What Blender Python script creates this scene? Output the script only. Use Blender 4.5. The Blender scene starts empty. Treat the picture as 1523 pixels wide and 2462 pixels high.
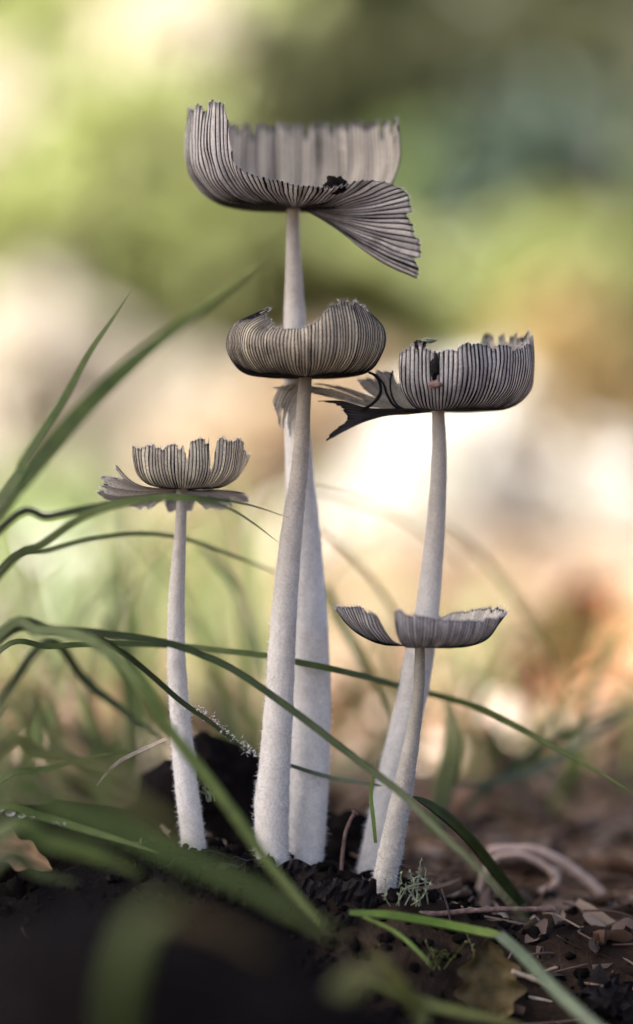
import bpy, math, random
import numpy as np
from mathutils import Vector

random.seed(7)
RNG = np.random.default_rng(7)
R = math.radians
S = bpy.context.scene
COL = S.collection

# ------------------------------------------------------------------ camera, sky, sun, exposure
FD = 0.6839            # focus distance (m); at that distance one photo pixel is 0.1 mm
CZ = 0.090             # camera height above the soil
PX = 1e-4
cam_d = bpy.data.cameras.new('camera')
cam = bpy.data.objects.new('camera', cam_d)
COL.objects.link(cam)
cam.location = (0, -FD, CZ)
cam.rotation_euler = (R(90), 0, 0)
cam_d.sensor_fit = 'VERTICAL'
cam_d.sensor_height = 36.0
cam_d.sensor_width = 24.0
cam_d.lens = 100.0
cam_d.clip_start = 0.01
cam_d.clip_end = 500.0
cam_d.dof.use_dof = True
cam_d.dof.focus_distance = FD + 0.001
cam_d.dof.aperture_fstop = 3.6
S.camera = cam

SUN_DIR = Vector((-0.66, -0.30, 0.69)).normalized()     # from the mushrooms towards the sun
SUN_EL = math.asin(SUN_DIR.z)
W = bpy.data.worlds.new('World')
S.world = W
W.use_nodes = True
wn, wl = W.node_tree.nodes, W.node_tree.links
sky = wn.new('ShaderNodeTexSky')
sky.sky_type = 'NISHITA'
sky.sun_disc = False
sky.sun_elevation = SUN_EL
sky.sun_rotation = math.atan2(SUN_DIR.x, SUN_DIR.y)
sky.air_density = 0.45
sky.dust_density = 4.0
sky.ozone_density = 0.3
wl.new(sky.outputs[0], wn['Background'].inputs[0])
wn['Background'].inputs[1].default_value = 0.055

sun_d = bpy.data.lights.new('sun', 'SUN')
sun_d.energy = 5.0
sun_d.angle = R(0.53)
sun_d.color = (1.0, 0.965, 0.925)
sun = bpy.data.objects.new('sun', sun_d)
COL.objects.link(sun)
sun.location = SUN_DIR * 20
sun.rotation_euler = (-SUN_DIR).to_track_quat('-Z', 'Y').to_euler()

S.view_settings.view_transform = 'Standard'
S.view_settings.look = 'None'
S.view_settings.gamma = 1.0
S.view_settings.use_curve_mapping = False
S.view_settings.exposure = 2.9
S.cycles.use_denoising = True
S.cycles.max_bounces = 10
S.cycles.diffuse_bounces = 5
S.cycles.transmission_bounces = 6
S.cycles.sample_clamp_indirect = 6.0


# ------------------------------------------------------------------ helpers
def at(px, py, dy=0.0):
    """photo pixel + depth behind the focus plane (m) -> world point"""
    k = 1 + dy / FD
    return np.array([(px - 761.5) * PX * k, dy, CZ + (1231 - py) * PX * k])


def at2(px, py, dy=0.0):
    return at(px * 1.0073, py * 1.0073, dy)


def mesh_obj(name, verts, faces, mat, parent=None, smooth=True, attrs=None):
    me = bpy.data.meshes.new(name)
    v = np.asarray(verts, dtype=np.float32).reshape(-1, 3)
    if isinstance(faces, np.ndarray):
        nf, k = faces.shape
        me.vertices.add(len(v))
        me.vertices.foreach_set('co', v.ravel())
        me.loops.add(nf * k)
        me.loops.foreach_set('vertex_index', faces.astype(np.int32).ravel())
        me.polygons.add(nf)
        me.polygons.foreach_set('loop_start', np.arange(0, nf * k, k, dtype=np.int32))
        me.polygons.foreach_set('loop_total', np.full(nf, k, dtype=np.int32))
        me.update(calc_edges=True)
    else:
        me.from_pydata(v.tolist(), [], faces)
    me.validate()
    if smooth:
        me.polygons.foreach_set('use_smooth', np.ones(len(me.polygons), dtype=bool))
    for an, av in (attrs or {}).items():
        a = me.attributes.new(an, 'FLOAT', 'POINT')
        a.data.foreach_set('value', np.asarray(av, dtype=np.float32).ravel())
    me.materials.append(mat)
    o = bpy.data.objects.new(name, me)
    COL.objects.link(o)
    if parent is not None:
        o.parent = parent
        o.matrix_parent_inverse = parent.matrix_world.inverted() if False else o.matrix_parent_inverse
    return o


def empty(name, loc):
    o = bpy.data.objects.new(name, None)
    o.empty_display_size = 0.01
    o.location = [float(c) for c in loc]
    COL.objects.link(o)
    return o


def tag(o, label, cat, group=None, kind=None):
    o['label'] = label
    o['category'] = cat
    if group:
        o['group'] = group
    if kind:
        o['kind'] = kind
    return o


def kind(o, k, label=None):
    o['kind'] = k
    if label:
        o['label'] = label
    return o


def cr(x, K):
    """Catmull-Rom taps for positions x in [0, K-1]"""
    x = np.clip(np.asarray(x, float), 0, K - 1 - 1e-9)
    i = np.floor(x).astype(int)
    f = x - i
    idx = np.stack([np.clip(i + d, 0, K - 1) for d in (-1, 0, 1, 2)], -1)
    w = np.stack([-.5 * f + f * f - .5 * f ** 3, 1 - 2.5 * f * f + 1.5 * f ** 3,
                  .5 * f + 2 * f * f - 1.5 * f ** 3, -.5 * f * f + .5 * f ** 3], -1)
    return idx, w


def spline(pts, n):
    pts = np.asarray(pts, float)
    idx, w = cr(np.linspace(0, len(pts) - 1, n), len(pts))
    return (pts[idx] * w[..., None]).sum(1)


def vnoise(p, seed=0):
    """smooth value noise in [-1,1] for (n,3) points"""
    p = np.asarray(p, float)
    i = np.floor(p).astype(np.int64)
    f = p - i
    f = f * f * (3 - 2 * f)

    def h(a, b, c):
        n = (a * 374761393 + b * 668265263 + c * 2147483647 + seed * 144665) & 0x7fffffff
        n = ((n ^ (n >> 13)) * 1274126177) & 0x7fffffff
        n = (n ^ (n >> 16)) & 0xffff
        return n / 32767.5 - 1
    out = 0
    for dx in (0, 1):
        for dy in (0, 1):
            for dz in (0, 1):
                wgt = (f[:, 0] if dx else 1 - f[:, 0]) * (f[:, 1] if dy else 1 - f[:, 1]) * (f[:, 2] if dz else 1 - f[:, 2])
                out = out + wgt * h(i[:, 0] + dx, i[:, 1] + dy, i[:, 2] + dz)
    return out


def fbm(p, seed=0, o=4):
    s, a = 0, 1
    p = np.asarray(p, float)
    for k in range(o):
        s = s + a * vnoise(p, seed + k)
        p = p * 2.03 + 11.3
        a *= .5
    return s / 1.9


# ------------------------------------------------------------------ materials
def new_mat(name):
    m = bpy.data.materials.new(name)
    m.use_nodes = True
    return m, m.node_tree.nodes, m.node_tree.links, m.node_tree.nodes['Principled BSDF']


def ramp(n, stops):
    r = n.new('ShaderNodeValToRGB')
    e = r.color_ramp.elements
    while len(e) < len(stops):
        e.new(0.5)
    for q, (p, c) in zip(e, stops):
        q.position = p
        q.color = (*c, 1)
    return r


def noise(n, l, scale, detail=4, rough=.6):
    tc = n.new('ShaderNodeTexCoord')
    t = n.new('ShaderNodeTexNoise')
    t.inputs['Scale'].default_value = scale
    t.inputs['Detail'].default_value = detail
    t.inputs['Roughness'].default_value = rough
    l.new(tc.outputs['Object'], t.inputs['Vector'])
    return t


def mixc(n, l, fac, a, b, mode='MIX'):
    m = n.new('ShaderNodeMix')
    m.data_type = 'RGBA'
    m.blend_type = mode
    for sock, v in ((m.inputs[0], fac), (m.inputs[6], a), (m.inputs[7], b)):
        if isinstance(v, (int, float)):
            sock.default_value = v
        elif isinstance(v, tuple):
            sock.default_value = (*v, 1)
        else:
            l.new(v, sock)
    return m.outputs[2]


def bump(n, l, b, h, strength, dist):
    bp = n.new('ShaderNodeBump')
    bp.inputs['Strength'].default_value = strength
    bp.inputs['Distance'].default_value = dist
    l.new(h, bp.inputs['Height'])
    l.new(bp.outputs[0], b.inputs['Normal'])


def add_translucent(n, l, b, col, fac):
    t = n.new('ShaderNodeBsdfTranslucent')
    if isinstance(col, tuple):
        t.inputs[0].default_value = (*col, 1)
    else:
        l.new(col, t.inputs[0])
    mx = n.new('ShaderNodeMixShader')
    mx.inputs[0].default_value = fac
    l.new(b.outputs[0], mx.inputs[1])
    l.new(t.outputs[0], mx.inputs[2])
    l.new(mx.outputs[0], n['Material Output'].inputs[0])


def mat_flesh(name, c_lo, c_hi, c_top, ink=(0.012, 0.010, 0.018), ink_end=.16, transl=.4, blotch=.45):
    m, n, l, b = new_mat(name)
    al = n.new('ShaderNodeAttribute'); al.attribute_name = 'along'
    sd = n.new('ShaderNodeAttribute'); sd.attribute_name = 'seed'
    g = noise(n, l, 2600, 5, .7)
    big = noise(n, l, 140, 3, .6)
    body = ramp(n, [(0.0, c_lo), (0.45, c_hi), (1.0, c_top)])
    l.new(al.outputs['Fac'], body.inputs[0])
    grain = ramp(n, [(0.3, (0.55, 0.53, 0.52)), (0.7, (1.25, 1.24, 1.22))])
    l.new(g.outputs[0], grain.inputs[0])
    c = mixc(n, l, 1.0, body.outputs[0], grain.outputs[0], 'MULTIPLY')
    pr = ramp(n, [(0.0, (0.66, 0.65, 0.66)), (1.0, (1.15, 1.14, 1.1))])
    l.new(sd.outputs['Fac'], pr.inputs[0])
    c = mixc(n, l, 1.0, c, pr.outputs[0], 'MULTIPLY')
    bl = ramp(n, [(0.56, (0, 0, 0)), (0.72, (blotch, blotch, blotch))])
    l.new(big.outputs[0], bl.inputs[0])
    c = mixc(n, l, bl.outputs[0], c, (0.03, 0.026, 0.032))
    ik = ramp(n, [(0.0, (1, 1, 1)), (ink_end * .5, (.85, .85, .85)), (ink_end, (0, 0, 0)), (0.965, (0, 0, 0)), (1.0, (.75, .75, .75))])
    l.new(al.outputs['Fac'], ik.inputs[0])
    c = mixc(n, l, ik.outputs[0], c, ink)
    l.new(c, b.inputs['Base Color'])
    b.inputs['Roughness'].default_value = 0.55
    bump(n, l, b, g.outputs[0], .5, .0002)
    add_translucent(n, l, b, c, transl)
    return m


def mat_simple(name, stops, scale, rough=.7, bumpd=0.0, transl=0.0, spec=.3, detail=5, sss=0.0):
    m, n, l, b = new_mat(name)
    t = noise(n, l, scale, detail, .62)
    r = ramp(n, stops)
    l.new(t.outputs[0], r.inputs[0])
    l.new(r.outputs[0], b.inputs['Base Color'])
    b.inputs['Roughness'].default_value = rough
    b.inputs['Specular IOR Level'].default_value = spec
    if bumpd:
        bump(n, l, b, t.outputs[0], .8, bumpd)
    if transl:
        add_translucent(n, l, b, r.outputs[0], transl)
    return m


def mat_leaf(name, cols, transl=.45, rough=.5, tboost=1.6):
    """each leaf takes its own tint from the list"""
    m, n, l, b = new_mat(name)
    g = n.new('ShaderNodeNewGeometry')
    r = ramp(n, [(i / max(1, len(cols) - 1), c) for i, c in enumerate(cols)])
    l.new(g.outputs['Random Per Island'], r.inputs[0])
    l.new(r.outputs[0], b.inputs['Base Color'])
    b.inputs['Roughness'].default_value = rough
    c = mixc(n, l, 1.0, r.outputs[0], (tboost, tboost * 1.02, tboost * .86), 'MULTIPLY')
    add_translucent(n, l, b, c, transl)
    return m


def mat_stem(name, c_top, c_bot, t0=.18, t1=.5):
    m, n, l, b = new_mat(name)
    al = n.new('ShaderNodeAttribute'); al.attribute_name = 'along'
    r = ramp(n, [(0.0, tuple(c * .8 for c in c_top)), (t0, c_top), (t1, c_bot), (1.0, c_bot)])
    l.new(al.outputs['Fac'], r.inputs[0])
    g = noise(n, l, 1500, 4, .65)
    f = noise(n, l, 300, 3, .6)
    gr = ramp(n, [(.3, (.80, .79, .78)), (.65, (1.06, 1.06, 1.06))])
    l.new(g.outputs[0], gr.inputs[0])
    c = mixc(n, l, 1.0, r.outputs[0], gr.outputs[0], 'MULTIPLY')
    fr = ramp(n, [(.3, (.86, .85, .84)), (.7, (1.05, 1.05, 1.05))])
    l.new(f.outputs[0], fr.inputs[0])
    c = mixc(n, l, 1.0, c, fr.outputs[0], 'MULTIPLY')
    sp = ramp(n, [(0.67, (0, 0, 0)), (0.73, (.55, .55, .55))])
    l.new(g.outputs[0], sp.inputs[0])
    c = mixc(n, l, sp.outputs[0], c, (.28, .24, .21))
    l.new(c, b.inputs['Base Color'])
    b.inputs['Roughness'].default_value = .6
    b.inputs['Subsurface Weight'].default_value = .35
    b.inputs['Subsurface Radius'].default_value = (1.0, .85, .7)
    b.inputs['Subsurface Scale'].default_value = .0015
    bump(n, l, b, g.outputs[0], .7, .00035)
    return m


def mat_grass(name, c0, c1, tip=None, transl=.3):
    m, n, l, b = new_mat(name)
    al = n.new('ShaderNodeAttribute'); al.attribute_name = 'along'
    r = ramp(n, [(0.0, c0), (.6, c1), (1.0, tip or c1)])
    l.new(al.outputs['Fac'], r.inputs[0])
    t = noise(n, l, 220, 4, .6)
    gr = ramp(n, [(.3, (.72, .74, .66)), (.7, (1.2, 1.18, 1.1))])
    l.new(t.outputs[0], gr.inputs[0])
    c = mixc(n, l, 1.0, r.outputs[0], gr.outputs[0], 'MULTIPLY')
    l.new(c, b.inputs['Base Color'])
    b.inputs['Roughness'].default_value = .42
    ac = n.new('ShaderNodeAttribute'); ac.attribute_name = 'across'
    ma = n.new('ShaderNodeMath'); ma.operation = 'SINE'
    mm = n.new('ShaderNodeMath'); mm.operation = 'MULTIPLY'; mm.inputs[1].default_value = 55
    l.new(ac.outputs['Fac'], mm.inputs[0]); l.new(mm.outputs[0], ma.inputs[0])
    bump(n, l, b, ma.outputs[0], .35, .0001)
    add_translucent(n, l, b, c, transl)
    return m


M = {}
M['gill'] = mat_simple('gill_black', [(.3, (.0018, .0016, .0030)), (.75, (.007, .006, .011))], 900, .6, .0001, spec=.12)
M['flesh_lilac'] = mat_flesh('flesh_lilac', (.42, .42, .48), (.72, .72, .77), (.76, .75, .73), ink_end=.24, transl=.45)
M['flesh_cream'] = mat_flesh('flesh_cream', (.56, .53, .50), (.80, .74, .60), (.82, .76, .62), ink_end=.12, transl=.52)
M['flesh_pale'] = mat_flesh('flesh_pale', (.60, .58, .54), (.84, .80, .69), (.85, .81, .70), ink_end=.09, transl=.5, blotch=.35)
M['flesh_grey'] = mat_flesh('flesh_grey', (.60, .59, .66), (.82, .81, .87), (.84, .83, .87), ink_end=.08, transl=.5, blotch=.4)
M['skin'] = mat_flesh('cap_skin', (.74, .70, .60), (.86, .82, .71), (.86, .83, .75), ink=(.3, .28, .26), ink_end=.05, transl=.5, blotch=.2)
M['skin_ink'] = mat_flesh('cap_skin_ink', (.008, .007, .010), (.014, .012, .018), (.010, .009, .014), ink_end=.05, transl=.03)
M['flesh_ink'] = mat_flesh('flesh_ink', (.004, .0035, .006), (.010, .009, .015), (.007, .006, .011), ink_end=.2, transl=.03)
M['fuzz'] = mat_simple('fuzz_white', [(.3, (.66, .65, .67)), (.7, (.78, .78, .79))], 800, .6, transl=.45)
M['fringe'] = mat_simple('fringe_grey', [(.3, (.25, .24, .27)), (.7, (.80, .78, .80))], 1500, .6, transl=.3)
M['stem_a'] = mat_stem('stem_white', (.46, .43, .38), (.745, .735, .70), .20, .62)  # darker top: own grey-buff plus the cap's shadow put into the colour
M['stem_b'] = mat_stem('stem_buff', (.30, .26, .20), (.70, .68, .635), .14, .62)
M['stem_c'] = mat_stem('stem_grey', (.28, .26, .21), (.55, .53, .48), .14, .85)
M['soil'] = mat_simple('humus', [(.25, (.003, .0026, .0026)), (.55, (.008, .0065, .0065)), (.8, (.03, .023, .022))], 260, .95, .0015, spec=.02)
M['bark'] = mat_simple('rotten_bark', [(.25, (.0025, .002, .0026)), (.6, (.009, .007, .0085)), (.85, (.035, .027, .031))], 500, .6, .0008, spec=.12)
M['twig'] = mat_simple('twig_brown', [(.25, (.05, .03, .025)), (.5, (.16, .10, .085)), (.75, (.30, .21, .18))], 700, .7, .0004)
M['straw'] = mat_simple('straw', [(.25, (.34, .27, .19)), (.7, (.62, .53, .42))], 600, .6, .0002, transl=.2)
M['pink_straw'] = mat_simple('pink_straw', [(.25, (.38, .27, .21)), (.7, (.60, .47, .40))], 300, .6, .0002, transl=.2)
M['moss'] = mat_simple('lichen', [(.25, (.10, .125, .07)), (.7, (.27, .30, .22))], 500, .8, .0004)
M['green'] = mat_grass('grass_green', (.065, .100, .020), (.095, .145, .028), (.13, .17, .04))
M['green_deep'] = mat_grass('grass_deep', (.038, .058, .018), (.058, .085, .026), (.07, .095, .03))
M['green_light'] = mat_grass('grass_light', (.11, .19, .03), (.16, .27, .045), (.20, .28, .07))
M['green_grey'] = mat_grass('grass_grey', (.09, .13, .085), (.15, .20, .13), (.17, .20, .14))
M['green_olive'] = mat_grass('grass_olive', (.09, .105, .028), (.12, .14, .035), (.16, .15, .05))
M['wood'] = mat_simple('wood_bark', [(.3, (.03, .024, .018)), (.7, (.10, .08, .06))], 9, .85, .02)
M['water'] = None
m, n, l, b = new_mat('water_drop')
b.inputs['Base Color'].default_value = (1, 1, 1, 1)
b.inputs['Roughness'].default_value = .02
b.inputs['IOR'].default_value = 1.333
b.inputs['Transmission Weight'].default_value = 1.0
M['water'] = m

# ground: dark humus round the mushrooms, hollow shade in its black, leaf litter further off
m, n, l, b = new_mat('forest_floor')
t1 = noise(n, l, 9, 6, .65)
t2 = noise(n, l, 120, 5, .65)
litter = ramp(n, [(.28, (.035, .022, .015)), (.45, (.12, .075, .048)), (.58, (.26, .185, .125)), (.72, (.45, .36, .26))])
l.new(t1.outputs[0], litter.inputs[0])
fine = ramp(n, [(.3, (.45, .42, .40)), (.7, (1.2, 1.18, 1.15))])
l.new(t2.outputs[0], fine.inputs[0])
lc = mixc(n, l, 1.0, litter.outputs[0], fine.outputs[0], 'MULTIPLY')
hum_shade = ramp(n, [(.3, (.0015, .0013, .0014)), (.55, (.0045, .0036, .0038)), (.8, (.020, .015, .014))])
l.new(t2.outputs[0], hum_shade.inputs[0])
ha = n.new('ShaderNodeAttribute'); ha.attribute_name = 'humus'
gc = mixc(n, l, ha.outputs['Fac'], lc, hum_shade.outputs[0])
l.new(gc, b.inputs['Base Color'])
b.inputs['Roughness'].default_value = .95
b.inputs['Specular IOR Level'].default_value = .08
bump(n, l, b, t2.outputs[0], .8, .004)
M['ground'] = m


# ------------------------------------------------------------------ ground
def ground_h(x, y):
    x = np.asarray(x, float); y = np.asarray(y, float)
    sh = np.shape(x)
    p = np.stack([x.ravel(), y.ravel(), np.zeros(x.size)], -1)
    d = np.hypot(x, y)
    near = 0.0030 * fbm(p * 55, 3, 5).reshape(sh) + 0.004 * fbm(p * 14, 9, 3).reshape(sh) + 0.0035 * (np.abs(fbm(p * 120, 31, 3)).reshape(sh) - .3)
    far = 0.05 * fbm(p * 0.9, 21, 3).reshape(sh) * np.clip((d - .6) / 3, 0, 1)
    mound = 0.012 * np.exp(-(((x + .035) / .038) ** 2 + ((y - .012) / .05) ** 2)) - 0.003 * np.exp(-(d / .15) ** 2)
    e = np.clip((-y + .004 + .25 * np.clip(x - .03, 0, .06)) / .055, 0, 1)
    dip = -0.046 * e * e * (3 - 2 * e) * np.clip(1.6 - np.abs(x) / .5, 0, 1)
    dip = dip - 0.010 * np.clip((x - .02) / .03, 0, 1) * np.clip(1 - (y - .02) / .1, 0, 1)
    rise = 0.018 * np.clip(y - .8, 0, 60)
    return near + far + mound + dip + rise


def gcoord(n, lo, hi, fine):
    u = np.linspace(-1, 1, n)
    a = np.arcsinh(np.array([lo, hi]) / fine)
    return fine * np.sinh(np.linspace(a[0], a[1], n))


NG = 560
gx = gcoord(NG, -70, 70, .05)
gy = gcoord(NG, -12, 140, .05)
GX, GY = np.meshgrid(gx, gy)
GZ = ground_h(GX, GY)
gv = np.stack([GX, GY, GZ], -1).reshape(-1, 3)
ii = np.arange(NG - 1)
a0 = (ii[:, None] * NG + ii[None, :]).ravel()
gf = np.stack([a0, a0 + 1, a0 + NG + 1, a0 + NG], -1)
hd = np.hypot((GX + .035) / .15, (GY + .02) / .14)
hum_shade_v = np.clip(1.35 - hd + .5 * fbm(np.stack([GX.ravel(), GY.ravel(), 0 * GX.ravel()], -1) * 16, 5).reshape(GX.shape), 0, 1)
ground = mesh_obj('ground', gv, gf, M['ground'], attrs={'humus': hum_shade_v})
kind(ground, 'structure', 'dark woodland soil with brown leaf litter reaching back to the shrubs')


# ------------------------------------------------------------------ builders
def tube_mesh(path, radii, seg=10, flat=1.0, jitter=0.0, seed=0):
    """closed tapered tube along a path -> verts, faces, along"""
    path = np.asarray(path, float)
    n = len(path)
    tan = np.gradient(path, axis=0)
    tan /= np.linalg.norm(tan, axis=1)[:, None] + 1e-12
    ref = np.array([0.0, 1.0, 0.0]) if abs(tan[n // 2][1]) < .9 else np.array([1.0, 0, 0])
    a = np.cross(tan, ref); a /= np.linalg.norm(a, axis=1)[:, None] + 1e-12
    bb = np.cross(a, tan)
    th = np.linspace(0, 2 * np.pi, seg, endpoint=False)
    rr = np.asarray(radii, float)[:, None] * np.ones((1, seg))
    V = path[:, None, :] + rr[..., None] * (np.cos(th)[None, :, None] * a[:, None, :] + flat * np.sin(th)[None, :, None] * bb[:, None, :])
    if jitter:
        nz = fbm(V.reshape(-1, 3) / jitter[0], seed, 3).reshape(n, seg)
        d = V - path[:, None, :]
        V = V + d * (nz * jitter[1])[..., None]
    i = np.arange(n - 1)[:, None] * seg
    j = np.arange(seg)[None, :]
    q = np.stack([i + j, i + (j + 1) % seg, i + seg + (j + 1) % seg, i + seg + j], -1).reshape(-1, 4)
    V = V.reshape(-1, 3)
    caps = [list(range(seg))[::-1], [(n - 1) * seg + k for k in range(seg)]]
    along = np.repeat(np.linspace(0, 1, n), seg)
    return V, q.tolist() + caps, along


def blade_mesh(path, width, thick=.25, twist=0.0, ends=(.6, 1.0), seed=0):
    """grass blade: folded lens-shaped section along a path"""
    path = np.asarray(path, float)
    n = len(path)
    tan = np.gradient(path, axis=0)
    tan /= np.linalg.norm(tan, axis=1)[:, None] + 1e-12
    view = np.array([0.0, -1.0, 0.25])
    side = np.cross(tan, view); side /= np.linalg.norm(side, axis=1)[:, None] + 1e-9
    nor = np.cross(side, tan)
    tw = twist * np.linspace(-.5, 1, n) + .25 * np.sin(np.linspace(0, 5, n) + seed)
    s2 = side * np.cos(tw)[:, None] + nor * np.sin(tw)[:, None]
    n2 = np.cross(s2, tan)
    u = np.linspace(0, 1, n)
    taper = np.minimum(1, ends[0] + (1 - ends[0]) * u / .25) * (1 - np.clip((u - (1 - ends[1])) / max(ends[1], 1e-6), 0, 1) ** 2.2)
    w = np.asarray(width, float) * np.maximum(taper, .04) * .5
    off = [(-1, .0), (-.5, -.22), (0, -.34), (.5, -.22), (1, .0), (.5, -.10), (0, -.20), (-.5, -.10)]
    V = np.stack([path + s2 * (w * ox)[:, None] + n2 * (w * oz)[:, None] for ox, oz in off], 1)
    k = len(off)
    i = np.arange(n - 1)[:, None] * k
    j = np.arange(k)[None, :]
    q = np.stack([i + j, i + (j + 1) % k, i + k + (j + 1) % k, i + k + j], -1).reshape(-1, 4)
    faces = q.tolist() + [list(range(k))[::-1], [(n - 1) * k + c for c in range(k)]]
    across = np.tile(np.array([0, .25, .5, .75, 1, .75, .5, .25]), n)
    return V.reshape(-1, 3), faces, np.repeat(u, k), across


def centre(o, base):
    """move the origin of a mesh object to base (a world point)"""
    base = np.asarray(base, float)
    me = o.data
    co = np.empty(len(me.vertices) * 3, np.float32)
    me.vertices.foreach_get('co', co)
    me.vertices.foreach_set('co', (co.reshape(-1, 3) - base.astype(np.float32)).ravel())
    o.location = base.tolist()
    me.update()


def leaf_cloud(pts, dirs, size, asp=.55, seed=0, fold=.18):
    """pts (n,3), dirs (n,3): six-vertex leaves -> verts, quad faces"""
    g = np.random.default_rng(seed)
    n = len(pts)
    d = dirs / (np.linalg.norm(dirs, axis=1)[:, None] + 1e-9)
    r = g.normal(size=(n, 3))
    sd = np.cross(d, r); sd /= np.linalg.norm(sd, axis=1)[:, None] + 1e-9
    nn = np.cross(sd, d)
    L = (size * g.uniform(.65, 1.25, n))[:, None]
    Wd = L * asp * .5
    mid = pts + d * L * .5 - nn * L * fold * .5
    v = np.stack([pts, pts + d * L * .45 + sd * Wd, pts + d * L - nn * L * fold * .6, pts + d * L * .45 - sd * Wd,
                  pts + d * L * .2 + sd * Wd * .6, mid], 1)
    v = np.stack([v[:, 0], v[:, 1], v[:, 2], v[:, 5], v[:, 3]], 1)
    base = np.arange(n)[:, None] * 5
    f = np.concatenate([base + np.array([0, 1, 2, 3]), base + np.array([0, 3, 2, 4])], 0)
    return v.reshape(-1, 3), f


# ------------------------------------------------------------------ mushrooms
def C(th, prof):
    a = R(th)
    return [(r * math.cos(a), r * math.sin(a), z) for r, z in prof]


def P6(r6, z6, r3=188, z3=60, r4=188, z4=None, r1=95, r2=155, z2=17):
    return [(12, 0), (r1, 2), (r2, z2), (r3, z3), (r4, z4 if z4 is not None else (z3 + z6) / 2), (r6, z6)]


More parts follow.
